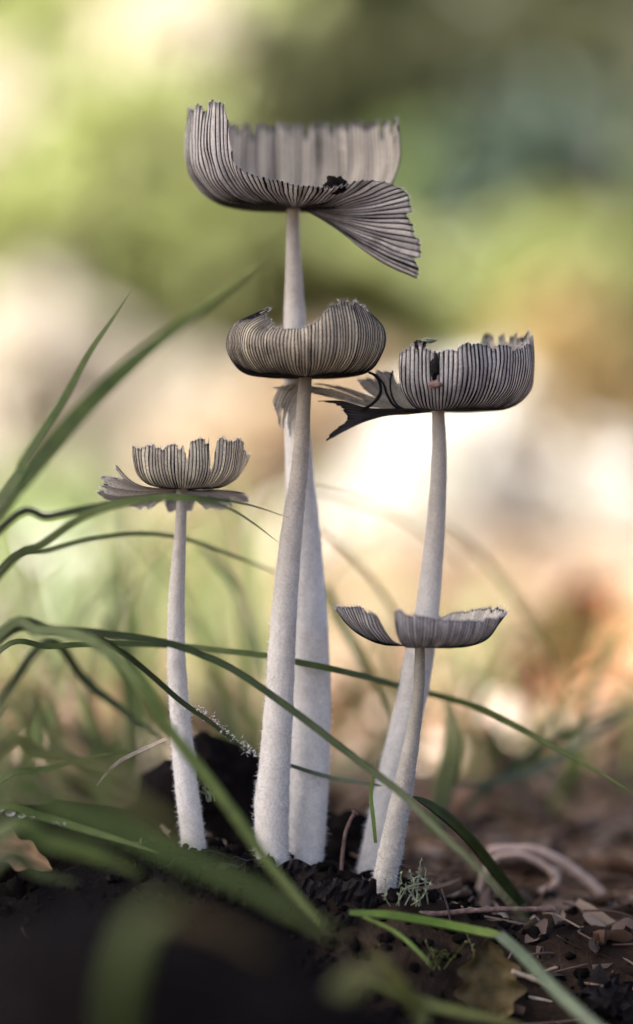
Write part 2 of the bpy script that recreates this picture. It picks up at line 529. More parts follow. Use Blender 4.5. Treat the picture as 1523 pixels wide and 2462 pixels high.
def fan(org, k, rays, weights, npl, name, fmat, parent, sign=1, notch=(), rag=.05, seed=0, bulge=.22, gw=.30, gh=.34,
        rows=40, wig=.35, gill_mat='gill', fringe=True, thick_every=0):
    """one torn-free piece of a cap: pleated flesh between radiating black gills.
    rays: list of 6-point 3D control rays in photo pixels about org; npl pleats"""
    g = np.random.default_rng(seed)
    ctrl = np.asarray(rays, float) * PX * k + np.asarray(org)[None, None, :]
    K = len(rays)
    cum = np.concatenate([[0], np.cumsum(weights)]).astype(float)
    cum /= cum[-1]

    def surf(t, s):
        u = np.interp(t, cum, np.arange(K))
        iu, wu = cr(u, K)
        js, ws = cr(np.clip(s, 0, 1) * 5, 6)
        out = np.zeros(t.shape + (3,))
        for a in range(4):
            for bq in range(4):
                out += ctrl[iu[..., a], js[..., bq]] * (wu[..., a] * ws[..., bq])[..., None]
        return out

    def frame(t, s):
        e = 2e-3
        dt = surf(np.clip(t + e, 0, 1), s) - surf(np.clip(t - e, 0, 1), s)
        s2 = np.clip(s, .03, .99)
        ds = surf(t, s2 + .01) - surf(t, s2 - .01)
        nn = np.cross(dt, ds) * sign
        nn /= np.linalg.norm(nn, axis=-1)[..., None] + 1e-15
        dd = dt / (np.linalg.norm(dt, axis=-1)[..., None] + 1e-15)
        return nn, dd

    prag = 1 - np.abs(g.normal(0, rag, npl)) - rag * .4 * (1 + np.sin(np.arange(npl) * .9 + seed))
    psd = g.uniform(0, 1, npl)

    def smax(t):
        v = np.ones_like(t)
        for c, w, dp in notch:
            v = np.minimum(v, 1 - dp * np.clip(1 - np.abs(t - c) / w, 0, 1))
        return v

    def wiggle(t, s):
        ph = t * npl
        return (wig / npl) * (.8 * np.sin(ph * .55 + s * 5 + seed) * s * .8 + .5 * vnoise(np.stack([ph.ravel() * .45, s.ravel() * 7, 0 * s.ravel()], -1), seed).reshape(t.shape)) * np.clip(np.minimum(t, 1 - t) * npl / 2, 0, 1)

    fr = np.array([0, .1, .25, .5, .75, .9])
    tc = np.concatenate([(np.arange(npl)[:, None] + fr[None, :]).ravel(), [npl]]) / npl
    pid = np.minimum((tc * npl + 1e-6).astype(int), npl - 1)
    frac = tc * npl - pid
    v = np.linspace(0, 1, rows) ** .9
    tip = prag[pid] + rag * .5 * g.normal(size=len(tc)) * .4 - rag * .5 * np.abs(frac - .5)
    sm = np.clip(smax(tc) * np.clip(tip, .3, 1.0), .1, 1.0)
    SS = v[:, None] * sm[None, :]
    TT = np.repeat(tc[None, :], rows, 0)
    TW = np.clip(TT + wiggle(TT, SS), 0, 1)
    Pp = surf(TW, SS)
    nn, dd = frame(TW, SS)
    spc = np.linalg.norm(surf(np.clip(TW + .5 / npl, 0, 1), SS) - surf(np.clip(TW - .5 / npl, 0, 1), SS), axis=-1)
    bl = np.sin(np.pi * np.clip(frac, 0, 1)) ** .7
    Pp = Pp + nn * (bl[None, :] * bulge * np.minimum(spc, .0013))[..., None]
    low = .00035 * vnoise(Pp.reshape(-1, 3) * 220, seed + 5).reshape(SS.shape) * np.clip(SS * 2, 0, 1)
    Pp = Pp + nn * low[..., None]
    nc = len(tc)
    i = np.arange(rows - 1)[:, None] * nc
    j = np.arange(nc - 1)[None, :]
    q = np.stack([i + j, i + j + 1, i + nc + j + 1, i + nc + j], -1).reshape(-1, 4)
    al = np.repeat(v[:, None], nc, 1)
    sdv = np.repeat(psd[pid][None, :], rows, 0)
    flesh = mesh_obj(name, Pp.reshape(-1, 3), q, M[fmat], parent, attrs={'along': al, 'seed': sdv})
    # the thin upper skin on the other side of the flesh
    Ps = (Pp - nn * .00016)[::2]
    rs = Ps.shape[0]
    i2 = np.arange(rs - 1)[:, None] * nc
    q2 = np.stack([i2 + j, i2 + nc + j, i2 + nc + j + 1, i2 + j + 1], -1).reshape(-1, 4)
    mesh_obj('upper_skin', Ps.reshape(-1, 3), q2, M['skin_ink' if 'ink' in fmat else 'skin'], flesh, attrs={'along': al[::2], 'seed': sdv[::2]})
    # gills, one object each
    gs = np.linspace(.02, 1, 30)
    for jn in range(npl + 1):
        t0 = jn / npl
        pm = prag[min(jn, npl - 1)] if jn < npl else prag[-1]
        pm = max(min(pm, prag[max(jn - 1, 0)]), .3)
        s_ = gs * float(smax(np.array([t0]))[0]) * min(1.0, pm + .01)
        t_ = np.full_like(s_, t0)
        t_ = np.clip(t_ + wiggle(t_, s_), 0, 1)
        p = surf(t_, s_)
        n_, d_ = frame(t_, s_)
        p = p + n_ * (.00035 * vnoise(p * 220, seed + 5) * np.clip(s_ * 2, 0, 1))[:, None]
        sp = np.linalg.norm(surf(np.clip(t_ + .5 / npl, 0, 1), s_) - surf(np.clip(t_ - .5 / npl, 0, 1), s_), axis=-1)
        big = 1.0 + (.9 if (thick_every and g.uniform() < 1 / thick_every) else 0)
        w = np.minimum(gw * 1e-3, sp * .42) * g.uniform(.75, 1.2) * big * (1 + .25 * np.sin(s_ * 17 + jn)) * .5
        h = np.minimum(gh * 1e-3, sp * .55) * g.uniform(.8, 1.15)
        h = np.maximum(h, .00006)
        V = np.stack([p - d_ * w[:, None] - n_ * 3e-5, p - d_ * (w * .55)[:, None] + n_ * h[:, None],
                      p + d_ * (w * .55)[:, None] + n_ * h[:, None], p + d_ * w[:, None] - n_ * 3e-5], 1)
        m_ = len(gs)
        ia = np.arange(m_ - 1)[:, None] * 4
        ja = np.arange(4)[None, :]
        fq = np.stack([ia + ja, ia + (ja + 1) % 4, ia + 4 + (ja + 1) % 4, ia + 4 + ja], -1).reshape(-1, 4)
        mesh_obj('gill', V.reshape(-1, 3), fq.tolist() + [[3, 2, 1, 0], [m_ * 4 - 4, m_ * 4 - 3, m_ * 4 - 2, m_ * 4 - 1]], M[gill_mat], flesh)
    if fringe:
        # frayed fibres along the rim
        rim = Pp[-1]
        rin = Pp[-3]
        dirr = rim - rin
        dirr /= np.linalg.norm(dirr, axis=1)[:, None] + 1e-12
        rep = 2
        pb = np.repeat(rim, rep, 0) + g.normal(0, 6e-5, (nc * rep, 3))
        dr = np.repeat(dirr, rep, 0) + g.normal(0, .45, (nc * rep, 3))
        L = g.uniform(.0002, .0010, nc * rep)[:, None]
        side = np.cross(dr, g.normal(size=dr.shape)); side /= np.linalg.norm(side, axis=1)[:, None] + 1e-9
        tri = np.stack([pb - side * 5e-5 - dr * 1e-4, pb + side * 5e-5 - dr * 1e-4, pb + dr * L], 1).reshape(-1, 3)
        fo = mesh_obj('rim_fringe', tri, np.arange(len(tri)).reshape(-1, 3), M['fringe'], flesh, smooth=False)
        kind(fo, 'stuff')
    return flesh


def stem(root, pts, mat, fuzz_n, fuzz_len=(.25, .95), seed=0):
    """pts: (px, py, half width px, depth m) from cap to ground, world built relative to root"""
    g = np.random.default_rng(seed)
    base = np.array(root.location)
    path, rad = [], []
    for px, py, hw, dy in pts:
        path.append(at(px, py, dy)); rad.append(hw * PX * (1 + dy / FD))
    n = 130
    pp = spline(path, n); rr = spline(np.array(rad)[:, None], n)[:, 0]
    V, F, al = tube_mesh(pp - base, rr * .97, 40, 1.0, (.004, .03), seed)
    Vn = V + 0
    cen = np.repeat(pp - base, 40, 0)
    d = V - cen
    nz = fbm(V * 900, seed + 4, 3) * .00022
    d /= np.linalg.norm(d, axis=1)[:, None]
    Vn = V + d * (nz * np.clip(.35 + al * 1.2, 0, 1))[:, None]
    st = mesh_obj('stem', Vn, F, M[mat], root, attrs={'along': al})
    # woolly fuzz
    u = np.clip(g.beta(1.6, 1.0, fuzz_n), 0, 1)
    th = g.uniform(0, 2 * np.pi, fuzz_n)
    fi = u * (n - 1)
    i0 = np.clip(fi.astype(int), 0, n - 2); f = (fi - i0)[:, None]
    k = (th / (2 * np.pi) * 40).astype(int) % 40
    G = Vn.reshape(n, 40, 3)
    pb = G[i0, k] * (1 - f) + G[i0 + 1, k] * f
    cc = (pp - base)[i0] * (1 - f) + (pp - base)[i0 + 1] * f
    k2 = (k + 1) % 40
    mixv = g.uniform(0, 1, fuzz_n)[:, None]
    pb = pb * (1 - mixv) + (G[i0, k2] * (1 - f) + G[i0 + 1, k2] * f) * mixv
    dn = pb - cc; dn /= np.linalg.norm(dn, axis=1)[:, None]
    dn = dn + g.normal(0, .6, dn.shape)
    L = (g.uniform(*fuzz_len, fuzz_n) * 1e-3 * (.12 + .88 * u ** 1.3))[:, None]
    side = np.cross(dn, g.normal(size=dn.shape)); side /= np.linalg.norm(side, axis=1)[:, None] + 1e-9
    wd = (g.uniform(4e-5, 1.1e-4, fuzz_n) * (.5 + .5 * u))[:, None]
    tri = np.stack([pb - side * wd - dn * 5e-5, pb + side * wd - dn * 5e-5, pb + dn * L], 1).reshape(-1, 3)
    fz = mesh_obj('fuzz', tri, np.arange(len(tri)).reshape(-1, 3), M['fuzz'], st, smooth=False)
    kind(fz, 'stuff')
    return st


def mushroom(name, label, base_px, dyb):
    p = at(base_px[0], base_px[1], dyb)
    r = empty(name, p)
    return tag(r, label, 'mushroom', 'ink cap mushrooms growing in one cluster')


def org(px, py, dy, root):
    return at(px, py, dy) - np.array(root.location)


# --- tall mushroom with the torn cup
r1 = mushroom('ink_cap_mushroom', 'tallest ink cap mushroom with torn cup cap and drooping gilled flap', (735, 2090), .018)
D1 = .025
stem(r1, [(706, 496, 16, D1), (706, 600, 18, D1), (708, 700, 23, D1), (709, 770, 27, D1), (712, 950, 30, .023), (719, 1100, 34, .022), (731, 1300, 42, .022),
          (743, 1500, 47, .022), (747, 1700, 50, .021), (743, 1900, 48, .019), (735, 2070, 43, .018), (733, 2130, 40, .018)], 'stem_a', 9000, seed=11)
k1 = 1 + D1 / FD
w1 = [(14, 0), (100, 4), (188, 20), (238, 66), (257, 130)]
rays1 = [C(2, w1 + [(252, 222)]), C(25, w1 + [(250, 228)]), C(60, w1 + [(248, 238)]), C(95, w1 + [(250, 242)]), C(135, w1 + [(250, 243)]),
         C(170, w1 + [(250, 243)]), C(200, w1 + [(251, 240)]), C(222, w1 + [(250, 240)]),
         C(231, [(14, 0), (90, 4), (165, 18), (215, 55), (246, 110), (250, 225)]),
         C(236, [(14, 0), (80, 3), (140, 12), (190, 30), (228, 58), (246, 96)]),
         C(243, [(14, 0), (75, 2), (132, 9), (180, 22), (218, 45), (240, 66)]),
         C(256, [(14, 0), (70, 2), (125, 7), (170, 16), (205, 33), (230, 50)]),
         C(272, [(14, 0), (60, 1), (110, 4), (155, 11), (190, 21), (218, 36)]),
         C(290, [(14, 0), (60, 0), (110, 2), (155, 8), (190, 18), (215, 31)]),
         [(10, -10, 0), (40, -55, 0), (80, -100, 4), (115, -125, 16), (145, -142, 34), (171, -150, 52)],
         [(11, -9, 0), (55, -50, -3), (110, -90, -5), (165, -115, 5), (215, -125, 22), (258, -130, 37)],
         [(12, -8, 0), (55, -40, -8), (105, -75, -18), (165, -105, -25), (225, -120, -25), (283, -125, -22)],
         [(12, -7, 0), (50, -32, -14), (100, -60, -36), (165, -90, -62), (235, -110, -85), (303, -118, -98)],
         [(13, -6, 0), (48, -25, -16), (92, -45, -42), (150, -68, -85), (225, -92, -135), (305, -108, -174)],
         [(13, -5, 0), (46, -18, -14), (88, -30, -36), (140, -40, -74), (205, -48, -118), (280, -50, -158)]]
wt1 = [23, 35, 35, 40, 35, 30, 22, 10, 6, 8, 13, 16, 18, 19, 12, 14, 17, 16, 8]
cap1 = fan(org(706, 502, D1, r1), k1, rays1, wt1, 122, 'cap', 'flesh_lilac', r1, sign=1, rag=.024, seed=3, gw=.42, gh=.36, bulge=.3, thick_every=7)
# --- middle mushroom
r2 = mushroom('ink_cap_mushroom', 'central ink cap mushroom with rounded striped bowl cap split into two lobes', (655, 2070), .008)
D2 = .008
stem(r2, [(735, 903, 16, D2), (729, 1000, 18, D2), (727, 1050, 19.5, D2), (718, 1150, 22, D2), (705, 1250, 26, D2), (690, 1400, 30, D2), (679, 1550, 33, D2),
          (671, 1700, 36, D2), (660, 1850, 39, D2), (653, 1950, 42, D2), (656, 2060, 39, D2), (660, 2120, 37, D2)], 'stem_b', 12000, seed=12)
k2 = 1 + D2 / FD
rays2 = [C(90, P6(150, 70, 175, 40, 172, 58)), C(130, P6(150, 76, 178, 42, 172, 62)), C(160, P6(150, 118, 184, 56, 178, 90)),
         C(180, P6(118, 152, 188, 64, 176, 116)), C(198, P6(88, 167, 188, 66, 172, 122)), C(215, P6(98, 158, 188, 66, 174, 118)),
         C(230, P6(118, 132, 188, 62, 180, 102)), C(243, P6(152, 112, 187, 56, 184, 88)), C(255, P6(170, 108, 186, 52, 188, 84)),
         C(268, P6(176, 108, 186, 52, 188, 84)), C(278, P6(178, 128, 187, 54, 190, 94)), C(288, P6(174, 160, 188, 58, 190, 110)),
         C(296, P6(168, 178, 188, 60, 190, 118)), C(310, P6(164, 176, 188, 62, 190, 120)), C(328, P6(158, 168, 188, 64, 190, 120)),
         C(345, P6(148, 162, 187, 64, 188, 118)), C(362, P6(146, 152, 187, 62, 186, 112)), C(390, P6(150, 116, 184, 54, 178, 88)),
         C(420, P6(150, 76, 178, 42, 172, 60)), C(450, P6(150, 70, 175, 40, 172, 58))]
wt2 = [40, 30, 20, 18, 17, 15, 13, 12, 13, 10, 10, 8, 14, 18, 17, 17, 28, 30, 30]
fan(org(734, 907, D2, r2), k2, rays2, wt2, 142, 'cap', 'flesh_cream', r2, sign=1, rag=.040, seed=5, gw=.34, gh=.26, bulge=.28, thick_every=14)
# --- right mushroom
r3 = mushroom('ink_cap_mushroom', 'right ink cap mushroom with grey striped bowl and black ragged flap hanging left', (893, 2085), .022)
D3 = .014
stem(r3, [(1054, 984, 16, D3), (1056, 1100, 19, D3), (1049, 1250, 23, .015), (1040, 1350, 26, .016), (1026, 1480, 30, .017), (1005, 1600, 36, .018),
          (986, 1700, 37, .019), (948, 1850, 36, .021), (922, 1950, 34, .022), (893, 2080, 31, .022), (882, 2130, 30, .022)], 'stem_a', 9000, seed=13)
k3 = 1 + D3 / FD
w3 = [(12, 0), (90, 1), (160, 10), (205, 48), (219, 100)]
rays3 = [C(240, [(12, 0), (80, 2), (140, 12), (186, 48), (198, 95), (188, 143)]), C(255, [(12, 0), (85, 1), (148, 10), (192, 48), (204, 96), (196, 150)]),
         C(271, w3[:3] + [(198, 48), (207, 92), (199, 134)]), C(285, w3 + [(207, 154)]), C(305, w3 + [(213, 150)]), C(326, w3 + [(216, 152)]),
         C(343, [(12, 0), (90, 1), (165, 9), (214, 48), (227, 110), (223, 172)]), C(360, [(12, 0), (90, 1), (165, 9), (214, 48), (227, 112), (222, 192)]),
         C(385, w3 + [(215, 194)]), C(410, w3 + [(205, 198)]), C(425, w3 + [(200, 150)]), C(450, w3 + [(200, 95)]), C(480, w3[:3] + [(190, 25), (200, 45), (205, 70)])]
cap3 = fan(org(1054, 988, D3, r3), k3, rays3, [15, 16, 14, 20, 21, 17, 17, 25, 25, 15, 25, 30], 84, 'cap', 'flesh_lilac', r3, sign=1, rag=.030, seed=8,
           gw=.42, gh=.32, bulge=.28, thick_every=12)
ink_rays = [[(-15, -20, 2), (-70, -50, 4), (-130, -70, 2), (-190, -75, 8), (-240, -72, 22), (-298, -70, 19)],
            [(-15, -18, 0), (-70, -46, -1), (-130, -62, -6), (-180, -66, -4), (-215, -66, 4), (-246, -62, 10)],
            [(-15, -16, -1), (-70, -42, -4), (-130, -56, -10), (-175, -58, -16), (-205, -56, -20), (-225, -54, -22)],
            [(-15, -14, -1), (-70, -38, -6), (-130, -50, -12), (-180, -50, -24), (-225, -46, -40), (-266, -44, -64)],
            [(-15, -10, -2), (-70, -32, -8), (-130, -42, -14), (-180, -45, -28), (-225, -45, -50), (-272, -42, -74)],
            [(-15, -5, -2), (-60, -20, -6), (-120, -25, -12), (-165, -25, -20), (-200, -25, -30), (-222, -25, -38)]]
fo = fan(org(1054, 988, D3, r3), k3, ink_rays, [3, 3, 3, 2, 3], 14, 'torn_flap', 'flesh_ink', r3, rag=.05, seed=21, gw=.5, gh=.5, fringe=False, rows=26)
fo['label'] = 'black ink-soaked torn flap with forked tips'
grey_rays = [[(-12, 5, 2), (-45, 15, 12), (-80, 22, 40), (-100, 25, 70), (-108, 28, 92), (-112, 30, 110)],
             [(-12, 6, 2), (-55, 20, 8), (-100, 30, 30), (-135, 36, 60), (-152, 40, 82), (-165, 42, 100)],
             [(-12, 8, 2), (-70, 26, 8), (-130, 34, 25), (-175, 38, 50), (-205, 40, 66), (-235, 40, 74)],
             [(-12, 9, 2), (-80, 28, 6), (-155, 36, 18), (-220, 36, 44), (-280, 30, 60), (-335, 24, 68)],
             [(-12, 10, 2), (-85, 30, 5), (-165, 38, 14), (-250, 36, 40), (-330, 26, 58), (-400, 20, 62)],
             [(-12, 10, 1), (-85, 30, 4), (-165, 40, 10), (-240, 36, 30), (-310, 24, 48), (-392, 18, 40)]]
fo = fan(org(1054, 988, D3, r3), k3, grey_rays, [4, 5, 6, 4, 3], 26, 'torn_flap', 'flesh_grey', r3, rag=.10, seed=22, gw=.35, gh=.35, rows=26,
         notch=[(.42, .12, .45), (.66, .04, .5)])
fo['label'] = 'grey collapsed flap spread under the central cap'
cords = [[(887, 895, .010), (905, 905, .008), (915, 925, .007), (914, 948, .006), (897, 970, .006), (868, 988, .006)],
         [(905, 900, .012), (922, 922, .010), (932, 950, .009), (948, 975, .009), (975, 988, .009), (1010, 990, .010)],
         [(945, 892, .012), (939, 915, .011), (941, 945, .010), (952, 970, .010), (975, 985, .010), (1005, 991, .011)]]
for ci, cpts in enumerate(cords):
    cp = spline([at(*c_) for c_ in cpts], 36) - np.array(r3.location)
    V, F, al = tube_mesh(cp, (.00042 - .00008 * (ci % 3)) * (.55 + .45 * np.sin(np.linspace(.3, 2.6, 36))), 8, 1.6, (.002, .3), ci)
    mesh_obj('curled_edge', V, F, M['bark'], r3)
hang_rays = [[(-310, 26, 64), (-350, 24, 66), (-380, 22, 56), (-392, 20, 40), (-398, 19, 20), (-388, 18, 8)],
             [(-304, 26, 63), (-335, 23, 60), (-358, 20, 42), (-370, 18, 12), (-376, 17, -25), (-374, 16, -66)],
             [(-292, 26, 56), (-312, 24, 46), (-332, 22, 26), (-344, 20, 0), (-352, 18, -30), (-356, 17, -74)]]
fo = fan(org(1054, 988, D3, r3), k3, hang_rays, [3, 3], 8, 'torn_flap', 'flesh_grey', r3, rag=.12, seed=23, gw=.3, gh=.3, rows=22)
fo['label'] = 'limp grey strip hanging beside the central stem'


def crumb(name, parent, p, rx, ry, rz, mat, seed, rough=.5, sub=None):
    """rough irregular lump as a displaced sphere"""
    nu, nv = 26, 16
    th = np.linspace(0, 2 * np.pi, nu, endpoint=False)
    ph = np.linspace(.05, np.pi - .05, nv)
    TH, PH = np.meshgrid(th, ph)
    d = np.stack([np.sin(PH) * np.cos(TH), np.sin(PH) * np.sin(TH), np.cos(PH)], -1)
    r = 1 + rough * fbm(d.reshape(-1, 3) * 2.3 + seed, seed, 4).reshape(nv, nu)
    V = d * r[..., None] * np.array([rx, ry, rz]) + np.asarray(p)
    i = np.arange(nv - 1)[:, None] * nu
    j = np.arange(nu)[None, :]
    q = np.stack([i + j, i + nu + j, i + nu + (j + 1) % nu, i + (j + 1) % nu], -1).reshape(-1, 4).tolist()
    q += [list(range(nu)), [(nv - 1) * nu + k for k in range(nu)][::-1]]
    return mesh_obj(name, V.reshape(-1, 3), q, mat, parent)


o = crumb('soil_crumb', r1, org(806, 446, D1 - .0165, r1), .0026, .0016, .0020, M['soil'], 4, .7)
o['label'] = 'dark soil crumb stuck on the front rim of the cap'
o = crumb('rim_scrap', r3, org(1010, 828, D3 - .0185, r3), .0014, .0010, .0011, M['bark'], 6, .8)
o = crumb('rim_scrap', r3, org(1030, 818, D3 - .0175, r3), .0017, .0009, .0006, M['moss'], 7, .8)
o = crumb('rim_scrap', r3, org(1046, 884, D3 - .0212, r3), .0010, .0007, .0026, M['bark'], 9, .8)
o = crumb('wound', r3, org(1047, 924, D3 - .0212, r3), .0017, .0007, .0009, M['twig'], 10, .5)
o['label'] = 'small brown wound in the cap wall'
# --- left small mushroom
r4 = mushroom('ink_cap_mushroom', 'slender left ink cap mushroom with small pale upright striped cup', (464, 2060), .010)
D4 = .010
stem(r4, [(438, 1172, 13, D4), (436, 1230, 13.5, D4), (433, 1300, 15, D4), (427, 1400, 19, D4), (424, 1500, 21, D4), (425, 1600, 23, D4), (432, 1700, 25, D4),
          (440, 1800, 27, D4), (450, 1900, 28, D4), (462, 2000, 29, D4), (467, 2060, 29, D4), (470, 2120, 28, D4)], 'stem_a', 9000, seed=14)
k4 = 1 + D4 / FD
o4 = org(439, 1176, D4, r4)
cup4 = [C(214, [(10, 0), (50, 2), (92, 8), (125, 32), (137, 65), (136, 103)]), C(240, [(10, 0), (50, 2), (90, 8), (121, 33), (131, 67), (130, 105)]),
        C(270, [(10, 0), (50, 2), (90, 8), (118, 34), (127, 68), (126, 108)]), C(300, [(10, 0), (50, 2), (90, 8), (121, 34), (132, 70), (134, 124)]),
        C(328, [(10, 0), (50, 2), (92, 8), (128, 34), (140, 70), (146, 122)]), C(350, [(10, 0), (52, 1), (95, 6), (130, 28), (142, 62), (150, 120)]),
        C(366, [(10, 0), (52, 1), (95, 6), (128, 24), (146, 50), (160, 80)])]
fan(o4, k4, cup4, [26, 30, 30, 28, 22, 16], 42, 'cap', 'flesh_pale', r4, rag=.036, seed=31, gw=.25, gh=.18, bulge=.24,
    notch=[(.415, .022, .18), (.60, .026, .34)], thick_every=10)
left4 = [[(-9, -4, 0), (-50, -25, 2), (-90, -40, 8), (-120, -48, 22), (-142, -52, 42), (-162, -55, 66)],
         [(-10, 0, 0), (-50, -12, -2), (-95, -22, 2), (-135, -28, 10), (-165, -30, 22), (-194, -32, 33)],
         [(-10, 2, 0), (-50, -2, -5), (-95, -5, -8), (-140, -8, -8), (-175, -8, -3), (-206, -8, 6)],
         [(-10, 4, 0), (-50, 6, -8), (-95, 10, -16), (-140, 12, -22), (-175, 12, -20), (-208, 12, -12)],
         [(-9, 6, 0), (-45, 20, -10), (-85, 32, -20), (-120, 40, -27), (-150, 42, -30), (-175, 42, -32)]]
fan(o4, k4, left4, [3, 3, 3, 3], 16, 'torn_flap', 'flesh_grey', r4, rag=.06, seed=32, gw=.20, gh=.13, rows=24, notch=[(.14, .09, .3)])
back4 = [C(150, [(10, 0), (50, -4), (90, -12), (125, -24), (145, -34), (158, -42)]), C(120, [(10, 0), (50, -4), (90, -14), (115, -28), (130, -42), (138, -54)]),
         C(90, [(10, 0), (50, -4), (90, -14), (115, -30), (128, -46), (134, -60)]), C(50, [(10, 0), (50, -3), (95, -10), (125, -24), (142, -38), (152, -50)]),
         C(20, [(10, 0), (50, -2), (95, -4), (130, -9), (155, -17), (174, -26)]), C(2, [(10, 0), (50, -2), (90, -3), (120, -5), (140, -8), (155, -12)])]
fan(o4, k4, back4, [30, 30, 40, 30, 18], 38, 'torn_flap', 'flesh_grey', r4, sign=-1, rag=.10, seed=33, gw=.20, gh=.13, rows=24, notch=[(.22, .07, .5), (.5, .06, .45)])
# --- low right mushroom
r5 = mushroom('ink_cap_mushroom', 'shortest ink cap mushroom with flat grey saucer cap, beside the right one', (920, 2135), 0.0)
D5 = 0.0
stem(r5, [(1010, 1544, 12, 0), (1008, 1650, 14, 0), (996, 1750, 17, 0), (979, 1850, 22, 0), (959, 1950, 26, 0), (938, 2050, 29, 0), (921, 2135, 27, 0), (914, 2180, 25, 0)],
     'stem_c', 8000, seed=15)
o5 = org(1013, 1548, D5, r5)
front5 = [C(248, [(10, 0), (60, -4), (115, 0), (155, 18), (175, 50), (182, 90)]), C(265, [(10, 0), (60, -4), (115, 0), (157, 17), (178, 46), (185, 80)]),
          C(285, [(10, 0), (60, -4), (118, 0), (160, 15), (181, 40), (188, 69)]), C(303, [(10, 0), (60, -4), (118, -2), (162, 12), (184, 36), (191, 64)]),
          C(320, [(10, 0), (60, -4), (115, -3), (160, 10), (186, 36), (196, 67)]), C(340, [(10, 0), (60, -5), (112, -4), (154, 9), (183, 38), (201, 76)]),
          C(358, [(10, 0), (60, -5), (110, -5), (150, 10), (182, 42), (205, 76)]), C(375, [(10, 0), (60, -4), (108, -3), (148, 14), (176, 48), (196, 88)]),
          C(405, [(10, 0), (60, -3), (108, 2), (146, 20), (170, 50), (184, 80)]), C(450, [(10, 0), (60, -3), (105, 2), (140, 15), (162, 32), (175, 50)])]
fan(o5, 1.0, front5, [17, 20, 18, 17, 20, 18, 17, 30, 45], 84, 'cap', 'flesh_grey', r5, rag=.03, seed=41, gw=.28, gh=.22, bulge=.22, thick_every=10)
left5 = [C(130, [(10, 0), (60, -3), (105, 2), (140, 14), (162, 30), (172, 46)]), C(160, [(10, 0), (60, -3), (108, 4), (146, 20), (175, 44), (198, 72)]),
         C(175, [(10, 0), (60, -2), (110, 5), (150, 25), (180, 52), (209, 87)]), C(192, [(10, 0), (60, -2), (110, 6), (150, 28), (178, 58), (200, 92)]),
         C(212, [(10, 0), (60, -2), (108, 6), (142, 30), (162, 60), (177, 94)]), C(227, [(10, 0), (60, -2), (100, 8), (125, 30), (145, 55), (163, 78)])]
fan(o5, 1.0, left5, [30, 15, 17, 20, 15], 34, 'torn_flap', 'flesh_grey', r5, rag=.03, seed=42, gw=.34, gh=.26, bulge=.24, rows=30)

def on_ground(x, y, dz=0.0):
    return np.array([x, y, float(ground_h(np.array([x]), np.array([y]))[0]) + dz])


def ground_hit(px, py, lift=0.0):
    """where the view ray of a photo pixel first meets the soil"""
    dys = np.linspace(-.25, .6, 3400)
    pts = np.stack([at(px, py, d) for d in dys])
    below = pts[:, 2] < ground_h(pts[:, 0], pts[:, 1])
    p = pts[int(np.argmax(below))] if below.any() else pts[-1]
    return p + np.array([0, 0, lift])


# ------------------------------------------------------------------ soil, bark and bits at the foot
clod = crumb('soil_clod', None, at(490, 1965, .046), .0180, .012, .0185, M['soil'], 14, .55)
tag(clod, 'black rotten earth clod standing behind the left and central stems', 'soil clod')
clod2 = crumb('soil_clod', None, at(840, 2040, .045), .012, .010, .0085, M['soil'], 17, .6)
tag(clod2, 'small black earth clod behind the tall and right stems', 'soil clod')
clod3 = crumb('soil_clod', None, at(130, 2110, .02), .034, .02, .016, M['soil'], 19, .5)
clod4 = crumb('soil_clod', None, at(200, 2720, -.20), .055, .045, .036, M['soil'], 24, .35)
tag(clod4, 'large soft black earth hump filling the dark foreground', 'soil clod')
tag(clod3, 'broad black earth hump under the dewy grass blade', 'soil clod')


g = np.random.default_rng(91)
nu, nv = 9, 6
TH, PH = np.meshgrid(np.linspace(0, 2 * np.pi, nu, endpoint=False), np.linspace(.1, np.pi - .1, nv))
dsp = np.stack([np.sin(PH) * np.cos(TH), np.sin(PH) * np.sin(TH), np.cos(PH)], -1).reshape(-1, 3)
i_ = np.arange(nv - 1)[:, None] * nu
j_ = np.arange(nu)[None, :]
qb = np.stack([i_ + j_, i_ + nu + j_, i_ + nu + (j_ + 1) % nu, i_ + (j_ + 1) % nu], -1).reshape(-1, 4)
Vs, Fs = [], []
for i in range(1500):
    x, y = g.normal(-.022, .05), g.uniform(-.06, .05)
    r = .0006 + .0014 * g.uniform() ** 3
    sh = 1 + .9 * fbm(dsp * 1.9 + i * 3.7, i, 3)
    Vs.append(dsp * sh[:, None] * r * g.uniform(.6, 1.4, 3) + on_ground(x, y, r * .25))
    Fs.append(qb + i * nu * nv)
sc_ = mesh_obj('soil_crumbs', np.concatenate(Vs), np.concatenate(Fs), M['soil'])
tag(sc_, 'loose black soil crumbs covering the mound under the mushrooms', 'soil', kind='stuff')


